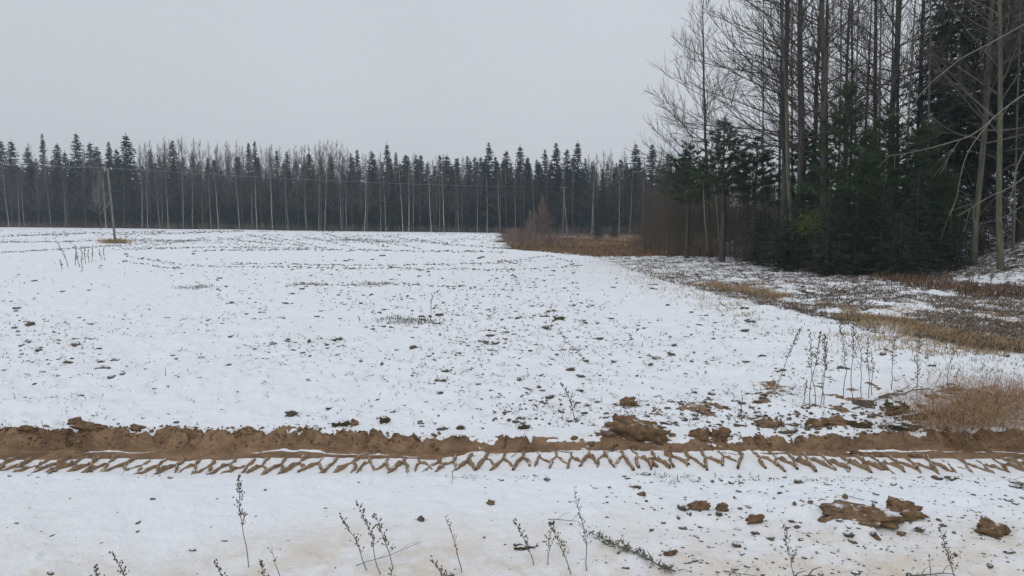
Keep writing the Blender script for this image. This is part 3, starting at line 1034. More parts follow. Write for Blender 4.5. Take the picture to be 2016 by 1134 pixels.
# ------------------------------------------------------------------ dry weeds
def weed_mesh(seed, h, lean=(0, 0), stem_r=0.0035, heads=26, head=0.011, start=0.45, curl=0.0):
    g = np.random.default_rng(seed)
    a = Acc()
    n = 9
    t = np.linspace(0, 1, n)
    wob = np.cumsum(g.normal(0, 0.012, (n, 2)), axis=0) * h
    P = np.stack([lean[0] * h * t ** 1.3 + wob[:, 0], lean[1] * h * t ** 1.3 + wob[:, 1], h * t * (1 - 0.15 * (lean[0] ** 2 + lean[1] ** 2))], 1)
    if curl:
        P[-3:, 0] += np.array([0.02, 0.06, 0.12]) * curl * h
        P[-1, 2] -= 0.06 * h * abs(curl)
    a.tube(P, stem_r * (1.15 - 0.75 * t), 5)
    b = Acc()
    side = Acc()
    for k in range(heads):
        tt = start + (1 - start) * (k + g.random()) / heads
        p = np.array([np.interp(tt, t, P[:, c]) for c in range(3)])
        az = g.uniform(0, 6.28)
        ln = (0.018 + 0.05 * (1 - tt)) * (0.5 + g.random()) * (h / 0.6) ** 0.5
        d = np.array([math.cos(az) * 0.8, math.sin(az) * 0.8, 0.9]) * ln
        side.tube(np.array([p, p + d]), [stem_r * 0.45, stem_r * 0.3], 3)
        for q in range(2):
            c = p + d * (1 - 0.4 * q) + g.normal(0, 0.004, 3)
            s = head * g.uniform(0.6, 1.2)
            b.add(c + s * np.array([(1, 0, 0), (-.5, .87, 0), (-.5, -.87, 0), (0, 0, 1.4), (0, 0, -1.1)]) * g.uniform(.6, 1.1, (5, 1)),
                  [(0, 1, 3), (1, 2, 3), (2, 0, 3), (1, 0, 4), (2, 1, 4), (0, 2, 4)])
    a.v += side.v
    for f in side.f:
        a.f.append(f + a.n)
    a.n += side.n
    return a.mesh('stem'), (b.mesh('seed_heads') if heads else None)


def weed(px, py, tx_, ty_, label, seed, name='dry_weed', heads=26, head=0.011, start=0.4, sr=0.0035, curl=0.0, mat='weed', group=None):
    """stands at (px,py), its tip seen at (tx,ty)"""
    X, Y = at(px, py)
    z = zat(X, Y)
    top = at_depth(tx_, ty_, Y)
    h = max(0.06, top.z - z)
    root = mk(name, None, loc=(X, Y, z - 0.01), label=label, cat='weed', group=group)
    ms, mh = weed_mesh(seed, h, ((top.x - X) / h, random.uniform(-.12, .12)), sr, heads, head, start, curl)
    mk('stem', ms, M[mat], root)
    if heads:
        mk('seed_heads', mh, M[mat], root, kind='stuff')
    return root


W = [
    (490, 1088, 462, 935, 'tall dry weed with bushy top on the left foreground snow', 34, 0.010, 0.45),
    (722, 1098, 686, 1000, 'dry weed, left and palest of a foreground trio', 20, 0.009, 0.3),
    (750, 1106, 706, 980, 'tallest dry weed of the foreground trio, leaning left', 26, 0.010, 0.35),
    (775, 1096, 748, 1010, 'short bushy dry weed at the right of the foreground trio', 24, 0.010, 0.3),
    (911, 1096, 876, 1012, 'thin lone dry weed between the foreground trio and the leaning weed', 14, 0.007, 0.3),
    (1049, 1086, 1008, 1018, 'leaning dry weed beside the mossy brown clod', 22, 0.010, 0.3),
    (1157, 1090, 1132, 964, 'straight slender weed left of the green flattened herb', 22, 0.007, 0.3),
    (1078, 1086, 1090, 1024, 'branched dry weed, left of two by the slender weed', 14, 0.008, 0.3),
    (1124, 1098, 1082, 1022, 'branched dry weed, right of two by the slender weed', 26, 0.008, 0.3),
    (1575, 1134, 1540, 1024, 'weed with a curled top in the right foreground', 24, 0.009, 0.4),
    (1880, 1122, 1840, 1030, 'arched feathery weed in the right foreground corner', 30, 0.008, 0.2),
    (1132, 822, 1106, 748, 'feathery dry weed rising behind the middle of the track', 26, 0.013, 0.25),
    (1835, 1118, 1820, 1085, 'short stick weed near the right foreground corner', 3, 0.006, 0.6),
    (258, 1134, 218, 1084, 'leaning dry weed at the lower left picture edge', 16, 0.009, 0.3),
    (200, 1140, 186, 1112, 'stubby dry weed at the lower left picture edge', 16, 0.010, 0.1),
    (450, 1134, 418, 1100, 'short leaning weed at the bottom edge left of the straight stalk', 14, 0.009, 0.2),
    (560, 1134, 540, 1066, 'bare straight stalk at the bottom picture edge', 2, 0.005, 0.6),
    (522, 1136, 512, 1100, 'small bushy weed left of the bare straight stalk', 16, 0.010, 0.2),
    (884, 1134, 848, 1094, 'leaning seed weed at the bottom edge below the thin lone weed', 18, 0.010, 0.2),
    (776, 1138, 768, 1114, 'tiny weed at the bottom edge below the foreground trio', 8, 0.009, 0.2),
    (1524, 768, 1578, 643, 'tall weed leaning right at the left end of the tall weed row', 30, 0.012, 0.5),
    (1596, 790, 1608, 648, 'first of the upright weeds in the tall weed cluster', 26, 0.012, 0.5),
    (1606, 796, 1602, 656, 'second upright weed crowded in the tall weed cluster', 22, 0.012, 0.5),
    (1616, 790, 1614, 664, 'third upright weed crowded in the tall weed cluster', 18, 0.011, 0.55),
    (1626, 794, 1624, 660, 'bowed weed with a bushy top leaving the tall weed cluster', 26, 0.014, 0.45),
    (1662, 780, 1662, 640, 'tall straight weed, left of a close pair', 26, 0.012, 0.5),
    (1677, 782, 1675, 634, 'tall straight weed, right and darker of a close pair', 28, 0.013, 0.5),
    (1696, 776, 1690, 656, 'thin weed leaning left beyond the close pair', 16, 0.010, 0.5),
    (1710, 774, 1714, 664, 'upright weed with dense middle beyond the close pair', 22, 0.012, 0.4),
    (1716, 772, 1722, 690, 'lower twin of the dense upright weed', 14, 0.010, 0.4),
    (1754, 760, 1756, 664, 'single thin weed right of the tall weed cluster', 18, 0.012, 0.45),
    (1806, 790, 1806, 646, 'dark single weed standing right of the snow hump', 30, 0.013, 0.35),
    (1866, 760, 1868, 690, 'faint thin weed before the reddish grass', 14, 0.010, 0.4),
    (1752, 652, 1782, 612, 'bare twig leaning right out of the straw coloured strip', 3, 0.02, 0.4),
    (1460, 824, 1460, 776, 'bare thin stalk above the brown earth lumps', 3, 0.006, 0.5),
    (1582, 790, 1586, 745, 'short broken weed left of the tall weed cluster', 12, 0.010, 0.3),
    (848, 632, 852, 566, 'tall bent stalk alone in the middle of the field', 8, 0.020, 0.5),
    (90, 852, 84, 824, 'tiny twig stuck in the rim of the left bank', 0, 0.01, 0.5),
    (30, 788, 28, 770, 'thin straw standing alone in the left part of the field', 0, 0.01, 0.5),
    (326, 744, 326, 718, 'thin straw standing alone left of the field middle', 0, 0.01, 0.5),
    (785, 762, 785, 748, 'short straw standing alone behind the end of the left bank', 0, 0.01, 0.5),
]
for i, (px, py, tx_, ty_, lb, hd, hs, st) in enumerate(W):
    weed(px, py, tx_, ty_, lb, 300 + i, heads=hd, head=hs, start=st, sr=0.0034 if py > 900 else 0.0055, curl=1.0 if 'curled' in lb else (1.5 if 'bent' in lb else random.uniform(-0.5, 0.4)))

# dead stalk clump in the far left of the field
for i, (px, py, tx_, ty_, lb) in enumerate([
        (134, 524, 115, 472, 'tallest dead stalk, leaning left, of the clump before the near pole'),
        (122, 526, 117, 511, 'stub of a dead stalk left of the tallest one'),
        (157, 524, 152, 481, 'thick upright dead stalk in the middle of the clump'),
        (163, 526, 160, 484, 'dark upright dead stalk beside the thick one'),
        (148, 520, 150, 494, 'bent dead stalk between the tallest and the thick one'),
        (168, 518, 166, 484, 'dead stalk with a drooping top right of the dark one'),
        (175, 516, 172, 490, 'short dead stalk right of the drooping one'),
        (180, 514, 182, 484, 'slim dead stalk near the right end of the clump'),
        (200, 510, 192, 490, 'looped dead stalk at the right end of the clump'),
        (205, 509, 203, 486, 'last thin dead stalk at the right end of the clump')]):
    weed(px, py, tx_, ty_, lb, 500 + i, name='dead_stalk', heads=12, head=0.034, start=0.3, sr=0.018, mat='greystalk', curl=0.8 if 'droop' in lb or 'loop' in lb else 0)


def herb(px0, py0, px1, py1, label):
    a = np.array(at(px0, py0))
    b = np.array(at(px1, py1))
    g = np.random.default_rng(9)
    n = 170
    t = g.random(n)
    q = a[None] + (b - a)[None] * t[:, None] + g.normal(0, 0.03, (n, 2))
    Z = terrain(q[:, 0], q[:, 1]) + g.uniform(0.0, 0.05, n)
    A = Acc()
    P = np.stack([q[:, 0], q[:, 1], Z], 1)
    A.blades(P, g.normal(0, 0.028, (n, 3)) + [0, 0, .01], 0.018)
    st = Acc()
    ln = np.linspace(0, 1, 7)
    S = a[None] + (b - a)[None] * ln[:, None]
    st.tube(np.stack([S[:, 0], S[:, 1], terrain(S[:, 0], S[:, 1]) + 0.02], 1), np.linspace(0.006, 0.003, 7), 5)
    root = mk('flattened_herb', None, loc=(0, 0, 0), label=label, cat='herb')
    mk('stem', st.mesh('stem'), M['weed'], root)
    mk('leaves', A.mesh('leaves'), M['herb'], root)


herb(1330, 1100, 1160, 1030, 'green herb lying flat across the foreground snow')


def stick(px0, py0, px1, py1, r, label, lift=0.02, mat='weed', cat='stick'):
    (x0, y0), (x1, y1) = at(px0, py0), at(px1, py1)
    t = np.linspace(0, 1, 7)
    X = x0 + (x1 - x0) * t + np.random.default_rng(px0).normal(0, .012, 7)
    Y = y0 + (y1 - y0) * t
    Z = terrain(X, Y) + lift * np.linspace(0.3, 1.2, 7)
    a = Acc()
    a.tube(np.stack([X, Y, Z], 1), r * np.linspace(1, .5, 7), 5, cap=True)
    for q in (2, 4):
        p = np.array([X[q], Y[q], Z[q]])
        a.tube(np.array([p, p + [0.05, 0.04, 0.03], p + [0.12, 0.06, 0.04]]), [r * .5, r * .4, r * .2], 4)
    mk('fallen_stick', a.mesh('fallen_stick'), M[mat], label=label, cat=cat)


stick(1545, 1110, 1610, 1116, 0.013, 'thick broken stick lying by the curled weed', 0.03)
stick(1420, 1096, 1490, 1112, 0.004, 'thin straw lying on the foreground snow left of the thick stick')
stick(1080, 1003, 1140, 1020, 0.004, 'thin bent twig beside the straight slender weed', 0.05)
stick(700, 1096, 830, 1056, 0.003, 'long bent straw lying across the foreground trio', 0.05)
stick(1800, 1010, 1830, 1026, 0.004, 'short twig in front of the upright mud lump')
stick(1680, 800, 1790, 762, 0.012, 'fallen branch on the snow hump below the tall weeds', 0.05)
stick(1730, 776, 1830, 764, 0.016, 'dark fallen branch beside the tall weeds', 0.04)
stick(1700, 965, 1640, 955, 0.003, 'thin straw between the track and the long mud heap')
stick(1790, 1100, 1880, 1112, 0.006, 'straw stem lying in the right foreground corner', 0.02)
stick(1010, 880, 1040, 850, 0.004, 'pale straw leaning over the track rim', 0.04, 'pale')

# reddish grass clump at the right edge
n = 2300
pxs = np.concatenate([g.normal(1945, 78, n), g.normal(1860, 45, 500)])
pys = np.concatenate([g.normal(800, 30, n), g.normal(836, 12, 500)])
ok = (pys < 856) & (pys > 735) & (pxs > 1770)
X, Y = at_np(pxs[ok], pys[ok])
o = grass('reddish_grass_clump', X, Y, 0.33, 0.006, var_mat('reddish_grass', (0.37, 0.24, 0.135), (0.22, 0.132, 0.075), 3), 'clump of tangled reddish brown dead grass right of the tall weeds', 1.9, seed=11)
o['kind'] = 'thing'
o['category'] = 'grass clump'


# ------------------------------------------------------------------ trees
def trunk_path(g, H, lean=(0, 0), wob=0.02, n=12):
    t = np.linspace(0, 1, n)
    w_ = np.cumsum(g.normal(0, wob, (n, 2)), axis=0) * H * 0.12
    w_ -= w_[0]
    return t, np.stack([lean[0] * H * t + w_[:, 0], lean[1] * H * t + w_[:, 1], H * t], 1)


def bare_tree(seed, H, r0, n1=46, cs=0.22, Lmax=4.6, el0=45, bend=-0.5, d2=2.6, d3=4.0, twig=0.007, sides=7, bias=None, lean=(0, 0), shape=0.5, seg3=2, limb_r=0.30, rise=25):
    """trunk, limbs, twigs as three meshes"""
    g = np.random.default_rng(seed)
    tr, li, tw = Acc(), Acc(), Acc()
    t, P = trunk_path(g, H, lean)
    tr.tube(P, r0 * (1 - t) ** 0.75 + 0.012 + 0.35 * r0 * np.exp(-t * 40), sides)
    for i in range(n1):
        f = cs + (0.985 - cs) * ((i + g.random()) / n1)
        p = np.array([np.interp(f, t, P[:, c]) for c in range(3)])
        rel = (f - cs) / (1 - cs)
        L = Lmax * (1 - rel ** (1 / shape)) * g.uniform(0.55, 1.15) + 0.35
        az = i * 2.39996 + g.normal(0, 0.4)
        if bias is not None and g.random() < 0.55:
            az = bias + g.normal(0, 0.7)
        el = R(el0 + rise * rel + g.normal(0, 9))
        k = 7
        s = np.linspace(0, 1, k)
        e = el + bend * s + np.cumsum(g.normal(0, 0.07, k))
        a = az + np.cumsum(g.normal(0, 0.10, k))
        D = np.stack([np.cos(e) * np.cos(a), np.cos(e) * np.sin(a), np.sin(e)], 1) * L / (k - 1)
        Q = p + np.concatenate([[np.zeros(3)], np.cumsum(D[:-1], axis=0)])
        rb = max(twig * 2.0, min(limb_r * r0 * (1 - f) ** 0.6, 0.012 * L))
        rr = rb + (twig - rb) * s
        li.tube(Q, rr, 4)
        n2 = max(2, int(L * d2))
        for j in range(n2):
            ss = 0.15 + 0.85 * (j + g.random()) / n2
            q = np.array([np.interp(ss, s, Q[:, c]) for c in range(3)])
            ii = min(int(ss * (k - 1)), k - 2)
            a2 = a[ii] + g.choice([-1, 1]) * g.uniform(0.35, 0.9)
            e2 = e[ii] + g.normal(0.15, 0.35)
            L2 = L * (0.45 * (1.1 - ss)) * g.uniform(0.6, 1.3) + 0.25
            e2s = e2 + np.array([0, 0.15, 0.3, 0.4]) * g.choice([-1, 1, 1])
            d_ = np.stack([np.cos(e2s) * math.cos(a2), np.cos(e2s) * math.sin(a2), np.sin(e2s)], 1) * L2 / 3
            Q2 = q + np.concatenate([[np.zeros(3)], np.cumsum(d_[:-1], axis=0)])
            tw.tube(Q2, np.linspace(min(rb * 0.6, twig * 1.8), twig * 0.75, 4), 3)
            n3 = max(1, int(L2 * d3))
            for m_ in range(n3):
                s3 = 0.2 + 0.8 * g.random()
                q3 = np.array([np.interp(s3, [0, .333, .667, 1], Q2[:, c]) for c in range(3)])
                a3 = a2 + g.normal(0, 0.8)
                e3 = e2 + g.normal(0.2, 0.4)
                L3 = g.uniform(0.25, 0.7) * (0.6 + 0.25 * L2)
                v = np.array([math.cos(e3) * math.cos(a3), math.cos(e3) * math.sin(a3), math.sin(e3)]) * L3
                if seg3 == 2:
                    tw.tube(np.array([q3, q3 + v * 0.5, q3 + v + [0, 0, 0.12 * L3]]), [twig * 0.8, twig * 0.65, twig * 0.4], 3)
                else:
                    tw.tube(np.array([q3, q3 + v]), [twig * 0.8, twig * 0.5], 3)
    return tr.mesh('trunk', True), li.mesh('limbs'), tw.mesh('twigs')


def spruce(seed, H, Rad, cs=0.05, blade=0.42, bw_=0.13, per=9, r0=0.2, dead=0.0, gap=0.34, droop=0.25, core=True):
    g = np.random.default_rng(seed)
    tr, cr = Acc(), Acc()
    t, P = trunk_path(g, H, wob=0.006)
    tr.tube(P, r0 * (1 - t) + 0.01, 6)
    bl_p, bl_d, bl_w = [], [], []
    z = cs * H
    while z < H * 0.985:
        rel = z / H
        L0 = Rad * (1 - rel) ** 0.85 * (0.55 + 0.45 * min(1, (rel - cs) / 0.12)) + 0.12
        nb = max(4, int(5 + 3.0 * (1 - rel)))
        az0 = g.uniform(0, 6.28)
        for b_ in range(nb):
            az = az0 + b_ * 6.283 / nb + g.normal(0, 0.2)
            L = L0 * g.uniform(0.55, 1.18)
            zz = z + g.normal(0, gap * 0.25)
            p = np.array([np.interp(zz / H, t, P[:, 0]), np.interp(zz / H, t, P[:, 1]), zz])
            out_ = np.array([math.cos(az), math.sin(az), 0])
            rise = 0.55 * (rel - 0.35)
            k = max(3, int(L * per / 2.0))
            s = (np.arange(k) + g.random(k)) / k
            Q = p + out_ * (s * L)[:, None]
            Q[:, 2] += L * (rise * s - droop * s * s + 0.10 * s ** 4)
            tip = p + out_ * L + [0, 0, L * (rise - droop + .1)]
            if L > 0.5:
                tr.tube(np.array([p, p + (tip - p) * 0.5 + [0, 0, 0.06 * L], tip]), [0.012 + 0.01 * L, 0.01 + 0.004 * L, 0.006], 3)
            if rel < dead:
                if g.random() < 0.8:
                    continue
            lat = np.array([-out_[1], out_[0], 0])
            for rep in range(3):
                sd_ = g.choice([-1, 1], k) * g.uniform(0.15, 1.0, k)
                D = out_ * 0.65 + lat * sd_[:, None] + np.array([0, 0, -0.25]) + g.normal(0, 0.22, (k, 3))
                if rep == 2:
                    D = out_ * 0.3 + lat * sd_[:, None] * 0.5 + np.array([0, 0, -0.8]) + g.normal(0, 0.2, (k, 3))
                ln = blade * (0.55 + 0.55 * (1 - s)) * g.uniform(0.6, 1.2, k) * min(1.0, 0.35 + L * 0.5)
                D = D / np.linalg.norm(D, axis=1)[:, None] * ln[:, None]
                bl_p.append(Q)
                bl_d.append(D)
                bl_w.append(bw_ * g.uniform(0.7, 1.3, k) * min(1.0, 0.45 + L * 0.4))
        z += gap * g.uniform(0.75, 1.25) * (1.0 if rel < 0.8 else 0.75)
    top = P[-1]
    n = 10
    aa = g.uniform(0, 6.28, n)
    bl_p.append(np.repeat(top[None], n, 0) - np.array([0, 0, 1]) * g.uniform(0, 0.7, n)[:, None])
    bl_d.append(np.stack([np.cos(aa) * 0.12, np.sin(aa) * 0.12, np.full(n, 0.35)], 1))
    bl_w.append(np.full(n, 0.07))
    Pp = np.concatenate(bl_p)
    Dd = np.concatenate(bl_d)
    cr.blades(Pp, Dd, np.concatenate(bl_w), g.normal(0, 0.5, Pp.shape) + [0, 0, 1.0])
    return tr.mesh('trunk', True), cr.mesh('crown')


def pine(seed, H, Rad, cs=0.1, r0=0.09, nw=16, tuft=0.16, nt_=26, wdt=0.012, clust=7):
    """young pine: whorls of rising branches that end in brushes of long needles"""
    g = np.random.default_rng(seed)
    tr, cr = Acc(), Acc()
    t, P = trunk_path(g, H, wob=0.015)
    tr.tube(P, r0 * (1 - t) + 0.012, 6)
    bp, bd = [], []

    def brush(c, d, n):
        v = g.normal(0, 0.62, (n, 3)) + d
        v = v / np.linalg.norm(v, axis=1)[:, None] * (tuft * g.uniform(0.6, 1.2, n))[:, None]
        bp.append(c + d * g.uniform(-0.16, 0.04, n)[:, None])
        bd.append(v)
    for i in range(nw):
        rel = cs + (0.97 - cs) * i / (nw - 1)
        L0 = Rad * (1 - rel) ** 0.7 * min(1, 0.6 + (rel - cs) * 3) + 0.15
        nb = g.integers(4, 8)
        a0 = g.uniform(0, 6.28)
        for b_ in range(nb):
            az = a0 + b_ * 6.283 / nb + g.normal(0, 0.3)
            L = L0 * g.uniform(0.5, 1.2)
            zz = rel * H + g.normal(0, 0.12)
            p = np.array([np.interp(zz / H, t, P[:, 0]), np.interp(zz / H, t, P[:, 1]), zz])
            out_ = np.array([math.cos(az), math.sin(az), 0])
            s = np.linspace(0, 1, 5)
            Q = p + out_ * (L * s)[:, None]
            Q[:, 2] += L * (0.15 * s + 0.35 * s * s * (0.3 + rel))
            tr.tube(Q, np.linspace(0.016 + 0.007 * L, 0.006, 5), 4)
            nc = max(2, int(L * clust))
            lat = np.array([-out_[1], out_[0], 0])
            for c_ in range(nc):
                ss = 0.3 + 0.7 * (c_ + g.random()) / nc
                q = np.array([np.interp(ss, s, Q[:, c]) for c in range(3)])
                q = q + lat * g.normal(0, 0.22 * (1.1 - ss * 0.5) * min(L, 1.6)) + np.array([0, 0, g.normal(0.05, 0.09)])
                d = out_ * 0.6 + np.array([0, 0, 0.75]) + g.normal(0, 0.3, 3)
                brush(q, d / np.linalg.norm(d), nt_)
    brush(P[-1], np.array([0, 0, 1.0]), nt_ * 2)
    Pp, Dd = np.concatenate(bp), np.concatenate(bd)
    cr.blades(Pp, Dd, wdt * 2.0, g.normal(0, 1, Pp.shape))
    return tr.mesh('trunk', True), cr.mesh('crown')


def put_tree(name, parts, mats, x, y, scale, rz, label, cat, group=None, sxy=1.0, z=None, tilt=(0, 0)):
    root = mk(name, None, loc=(x, y, (zat(x, y) if z is None else z) - 0.08), label=label, cat=cat, group=group)
    root.rotation_euler = (tilt[0], tilt[1], rz)
    root.scale = (scale * sxy, scale * sxy, scale)
    last = None
    for (pn, me), mt in zip(parts, mats):
        if len(me.materials) == 0:
            me.materials.append(mt)
        last = mk(pn, me, None, last if pn == 'twigs' else root)
    return root


# --- far forest
FS = [[('trunk', a), ('crown', b)] for a, b in (spruce(700 + i, 24, 3.5 + 0.35 * (i % 3), blade=0.95, bw_=0.34, per=6, gap=0.55, r0=0.15) for i in range(6))]
FB = [[('trunk', a), ('limbs', b), ('twigs', c)] for a, b, c in
      (bare_tree(800 + i, 22, 0.14, n1=30, cs=0.34 + 0.06 * (i % 3), Lmax=4.2, el0=36, bend=0.5, d2=2.2, d3=3.0, twig=0.014, sides=6, seg3=1, shape=0.55, lean=((-.03, .02, .05, -.05, .0, .03)[i], 0)) for i in range(6))]
FG = [[('trunk', a), ('limbs', b), ('twigs', c)] for a, b, c in
      (bare_tree(850 + i, 22, 0.12, n1=42, cs=0.2, Lmax=5.4, el0=36, bend=0.5, d2=2.6, d3=5.2, twig=0.017, sides=6, seg3=1, shape=0.6) for i in range(4))]


def meshcopy(parts):
    return [(n_, m_.copy()) for n_, m_ in parts]


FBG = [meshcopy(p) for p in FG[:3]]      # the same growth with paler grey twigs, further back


def far_y(px):
    return float(forest_edge(np.array([px_x(px, 210.0)]))[0])


def far_tree(kind, px, top, dy, label, group, wide=1.0, seed=0, zoff=0):
    Y = far_y(px) + dy
    X = px_x(px, Y)
    z = zat(X, Y)
    ztop = at_depth(px, top, Y).z
    h = max(4, ztop - z)
    if kind == 'spruce':
        return put_tree('spruce_tree', FS[seed % 6], (M['bark'], M['spruce']), X, Y, h / 24, random.uniform(0, 6.28), label, 'tree', group, wide, z)
    if kind == 'birch':
        return put_tree('birch_tree', FB[seed % 6], (M['birch'], M['twig_brown'], M['twig_brown']), X, Y, h / 22, random.choice([0, 3.14]) + random.gauss(0, .3), label, 'tree', group, wide, z)
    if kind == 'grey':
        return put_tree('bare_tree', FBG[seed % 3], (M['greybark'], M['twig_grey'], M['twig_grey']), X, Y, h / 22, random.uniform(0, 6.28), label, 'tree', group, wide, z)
    return put_tree('bare_tree', FG[seed % 4], (M['greybark'], M['twig_brown'], M['twig_brown']), X, Y, h / 22, random.uniform(0, 6.28), label, 'tree', group, wide, z)


tops = [(20, 276), (40, 276), (70, 290), (100, 262), (127, 282), (142, 296), (165, 262), (190, 279), (204, 288), (228, 278), (242, 292), (262, 262), (308, 292),
        (350, 274), (388, 300), (498, 280), (510, 275), (552, 292), (572, 296), (615, 300), (695, 300), (708, 293), (737, 296), (766, 280), (783, 298),
        (801, 303), (822, 304), (831, 304), (868, 303), (882, 303), (903, 310), (928, 314), (963, 280), (980, 318), (997, 295), (1024, 284), (1042, 320), (1056, 312),
        (1072, 293), (1094, 280), (1114, 292), (1135, 276), (1150, 310), (1248, 283), (1280, 283), (1310, 300), (1345, 296), (1230, 318)]
ONES = 'zeroth first second third fourth fifth sixth seventh eighth ninth tenth eleventh twelfth thirteenth fourteenth fifteenth sixteenth seventeenth eighteenth nineteenth'.split()
TENS = {20: 'twent', 30: 'thirt', 40: 'fort'}


def ordinal(n_):
    if n_ < 20:
        return ONES[n_]
    t_ = TENS[n_ // 10 * 10]
    return t_ + 'ieth' if n_ % 10 == 0 else t_ + 'y-' + ONES[n_ % 10]


tops.sort()
SPECIAL = {165: 'spruce with the tallest pointed top behind the near pole', 262: 'tall spruce right of the near pole with a narrow pointed top',
           963: 'tall broad spruce standing above its neighbours over the end of the field', 766: 'tall spruce whose dark top rises above the middle of the far forest',
           1135: 'tall spruce standing just right above the far pole', 1248: 'dark spruce standing free near the grove', 1094: 'tall spruce left above the far pole',
           1024: 'tall slender spruce above the reddish birch', 100: 'tall spruce above the left part of the far forest'}
for i, (px, tp) in enumerate(tops):
    far_tree('spruce', px, tp, random.uniform(5, 14), SPECIAL.get(px, f'dark spruce, {ordinal(i + 1)} pointed top from the left in the far forest skyline'),
             None if px in SPECIAL else 'spruces in the far skyline', random.choice([0.9, 1.1, 1.3, 1.6, 1.75]), i)
i = 0
for px in list(np.arange(-30, 1400, 15.0)) + list(np.arange(1420, 2080, 45.0)):
    p = px + random.uniform(-8, 8)
    far_tree('spruce', p, random.uniform(305, 345), random.uniform(9, 26), 'lower dark spruce filling the inside of the far forest', 'spruces inside the far forest', 1.35, i)
    i += 1
for px in np.arange(-30, 1400, 21.0):
    p = px + random.uniform(-8, 8)
    far_tree('spruce', p, random.uniform(306, 332), random.uniform(28, 46), 'dark spruce deep inside the far forest', 'spruces deep inside the far forest', 1.4, i)
    i += 1
for px in np.arange(-30, 1400, 26.0):
    p = px + random.uniform(-8, 8)
    far_tree('spruce', p, random.uniform(350, 395), random.uniform(3, 8), 'young dark spruce low under the far forest edge', 'young spruces under the far forest edge', 1.7, i)
    i += 1
# grey crowns behind
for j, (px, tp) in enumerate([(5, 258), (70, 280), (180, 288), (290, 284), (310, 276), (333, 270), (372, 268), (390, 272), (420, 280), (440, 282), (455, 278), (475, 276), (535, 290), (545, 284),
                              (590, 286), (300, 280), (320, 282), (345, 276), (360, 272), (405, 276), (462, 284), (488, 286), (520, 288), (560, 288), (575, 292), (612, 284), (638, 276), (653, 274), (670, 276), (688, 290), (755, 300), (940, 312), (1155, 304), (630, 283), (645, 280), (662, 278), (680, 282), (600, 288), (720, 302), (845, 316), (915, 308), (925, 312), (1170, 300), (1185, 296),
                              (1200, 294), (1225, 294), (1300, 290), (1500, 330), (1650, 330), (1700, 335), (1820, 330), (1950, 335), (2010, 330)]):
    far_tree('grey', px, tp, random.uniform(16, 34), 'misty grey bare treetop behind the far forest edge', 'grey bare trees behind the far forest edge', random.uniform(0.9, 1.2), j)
# brown bare trees in front and birches with pale trunks at the edge
for j in range(64):
    px = -30 + j * 22 + random.uniform(-8, 8)
    if 960 < px < 1160 and j % 2:
        continue
    tp = random.uniform(292, 330) + (12 if px > 800 else 0) - (12 if 280 < px < 700 else 0)
    far_tree('bare', px, tp, random.uniform(0, 7), 'brown leafless tree at the edge of the far forest', 'leafless trees at the far forest edge', random.uniform(0.9, 1.4), j)
BIR = [(45, 330), (56, 320), (108, 318), (135, 326), (285, 300), (296, 316), (320, 310), (337, 322), (366, 320), (384, 300), (421, 312), (435, 318), (476, 300), (540, 296), (571, 318),
       (606, 320), (642, 330), (675, 300), (684, 318), (751, 338), (762, 320), (795, 316), (806, 330), (815, 300), (850, 330), (866, 334), (876, 330), (904, 320), (940, 330), (985, 322),
       (1016, 318), (1052, 330), (1163, 318), (1167, 330), (1217, 322), (1238, 326), (1265, 336), (25, 320), (215, 330), (250, 326), (510, 320), (630, 316), (720, 330), (960, 340)]
BSPEC = {135: 'birch with a bright white lower trunk left of the near pole', 675: 'forked pale birch with spreading limbs in the middle of the far forest edge',
         1217: 'white trunked birch right of the green bush pair', 1238: 'white trunked birch nearest the grove', 1052: 'tall pale birch behind the reddish young birch',
         751: 'pale birch leaning right in the middle of the far forest edge', 540: 'pale forked birch left of the forest middle'}
BIR.sort()
for j, (px, tp) in enumerate(BIR):
    far_tree('birch', px, tp, random.uniform(-3, 2), BSPEC.get(px, f'slender birch, {ordinal(j + 1)} pale trunk from the left along the far forest edge'),
             None if px in BSPEC else 'birches at the far forest edge', random.uniform(0.8, 1.15), j)
far_tree('grey', 204, 312, -24, 'pale birch with a fine twiggy crown standing just behind the leaning pole', None, 0.8, 1)
for j in range(30):
    far_tree('birch', -20 + j * 44 + random.uniform(-18, 18), random.uniform(305, 350), random.uniform(3, 10), 'thin half hidden birch trunk inside the far forest edge', 'thin birches inside the far forest edge', random.uniform(0.55, 0.8), j + 2)
# brushwood along the foot of the forest
n = 9000
px = g.uniform(-80, 2100, n)
X = px_x(px, 1.0)
Yf = np.array([far_y(p) for p in px]) + g.uniform(-2, 8, n)
grass('forest_brushwood', X * Yf, Yf, 2.2, 0.09, M['heath'], 'low dark brushwood along the foot of the far forest', 0.3, seed=31)

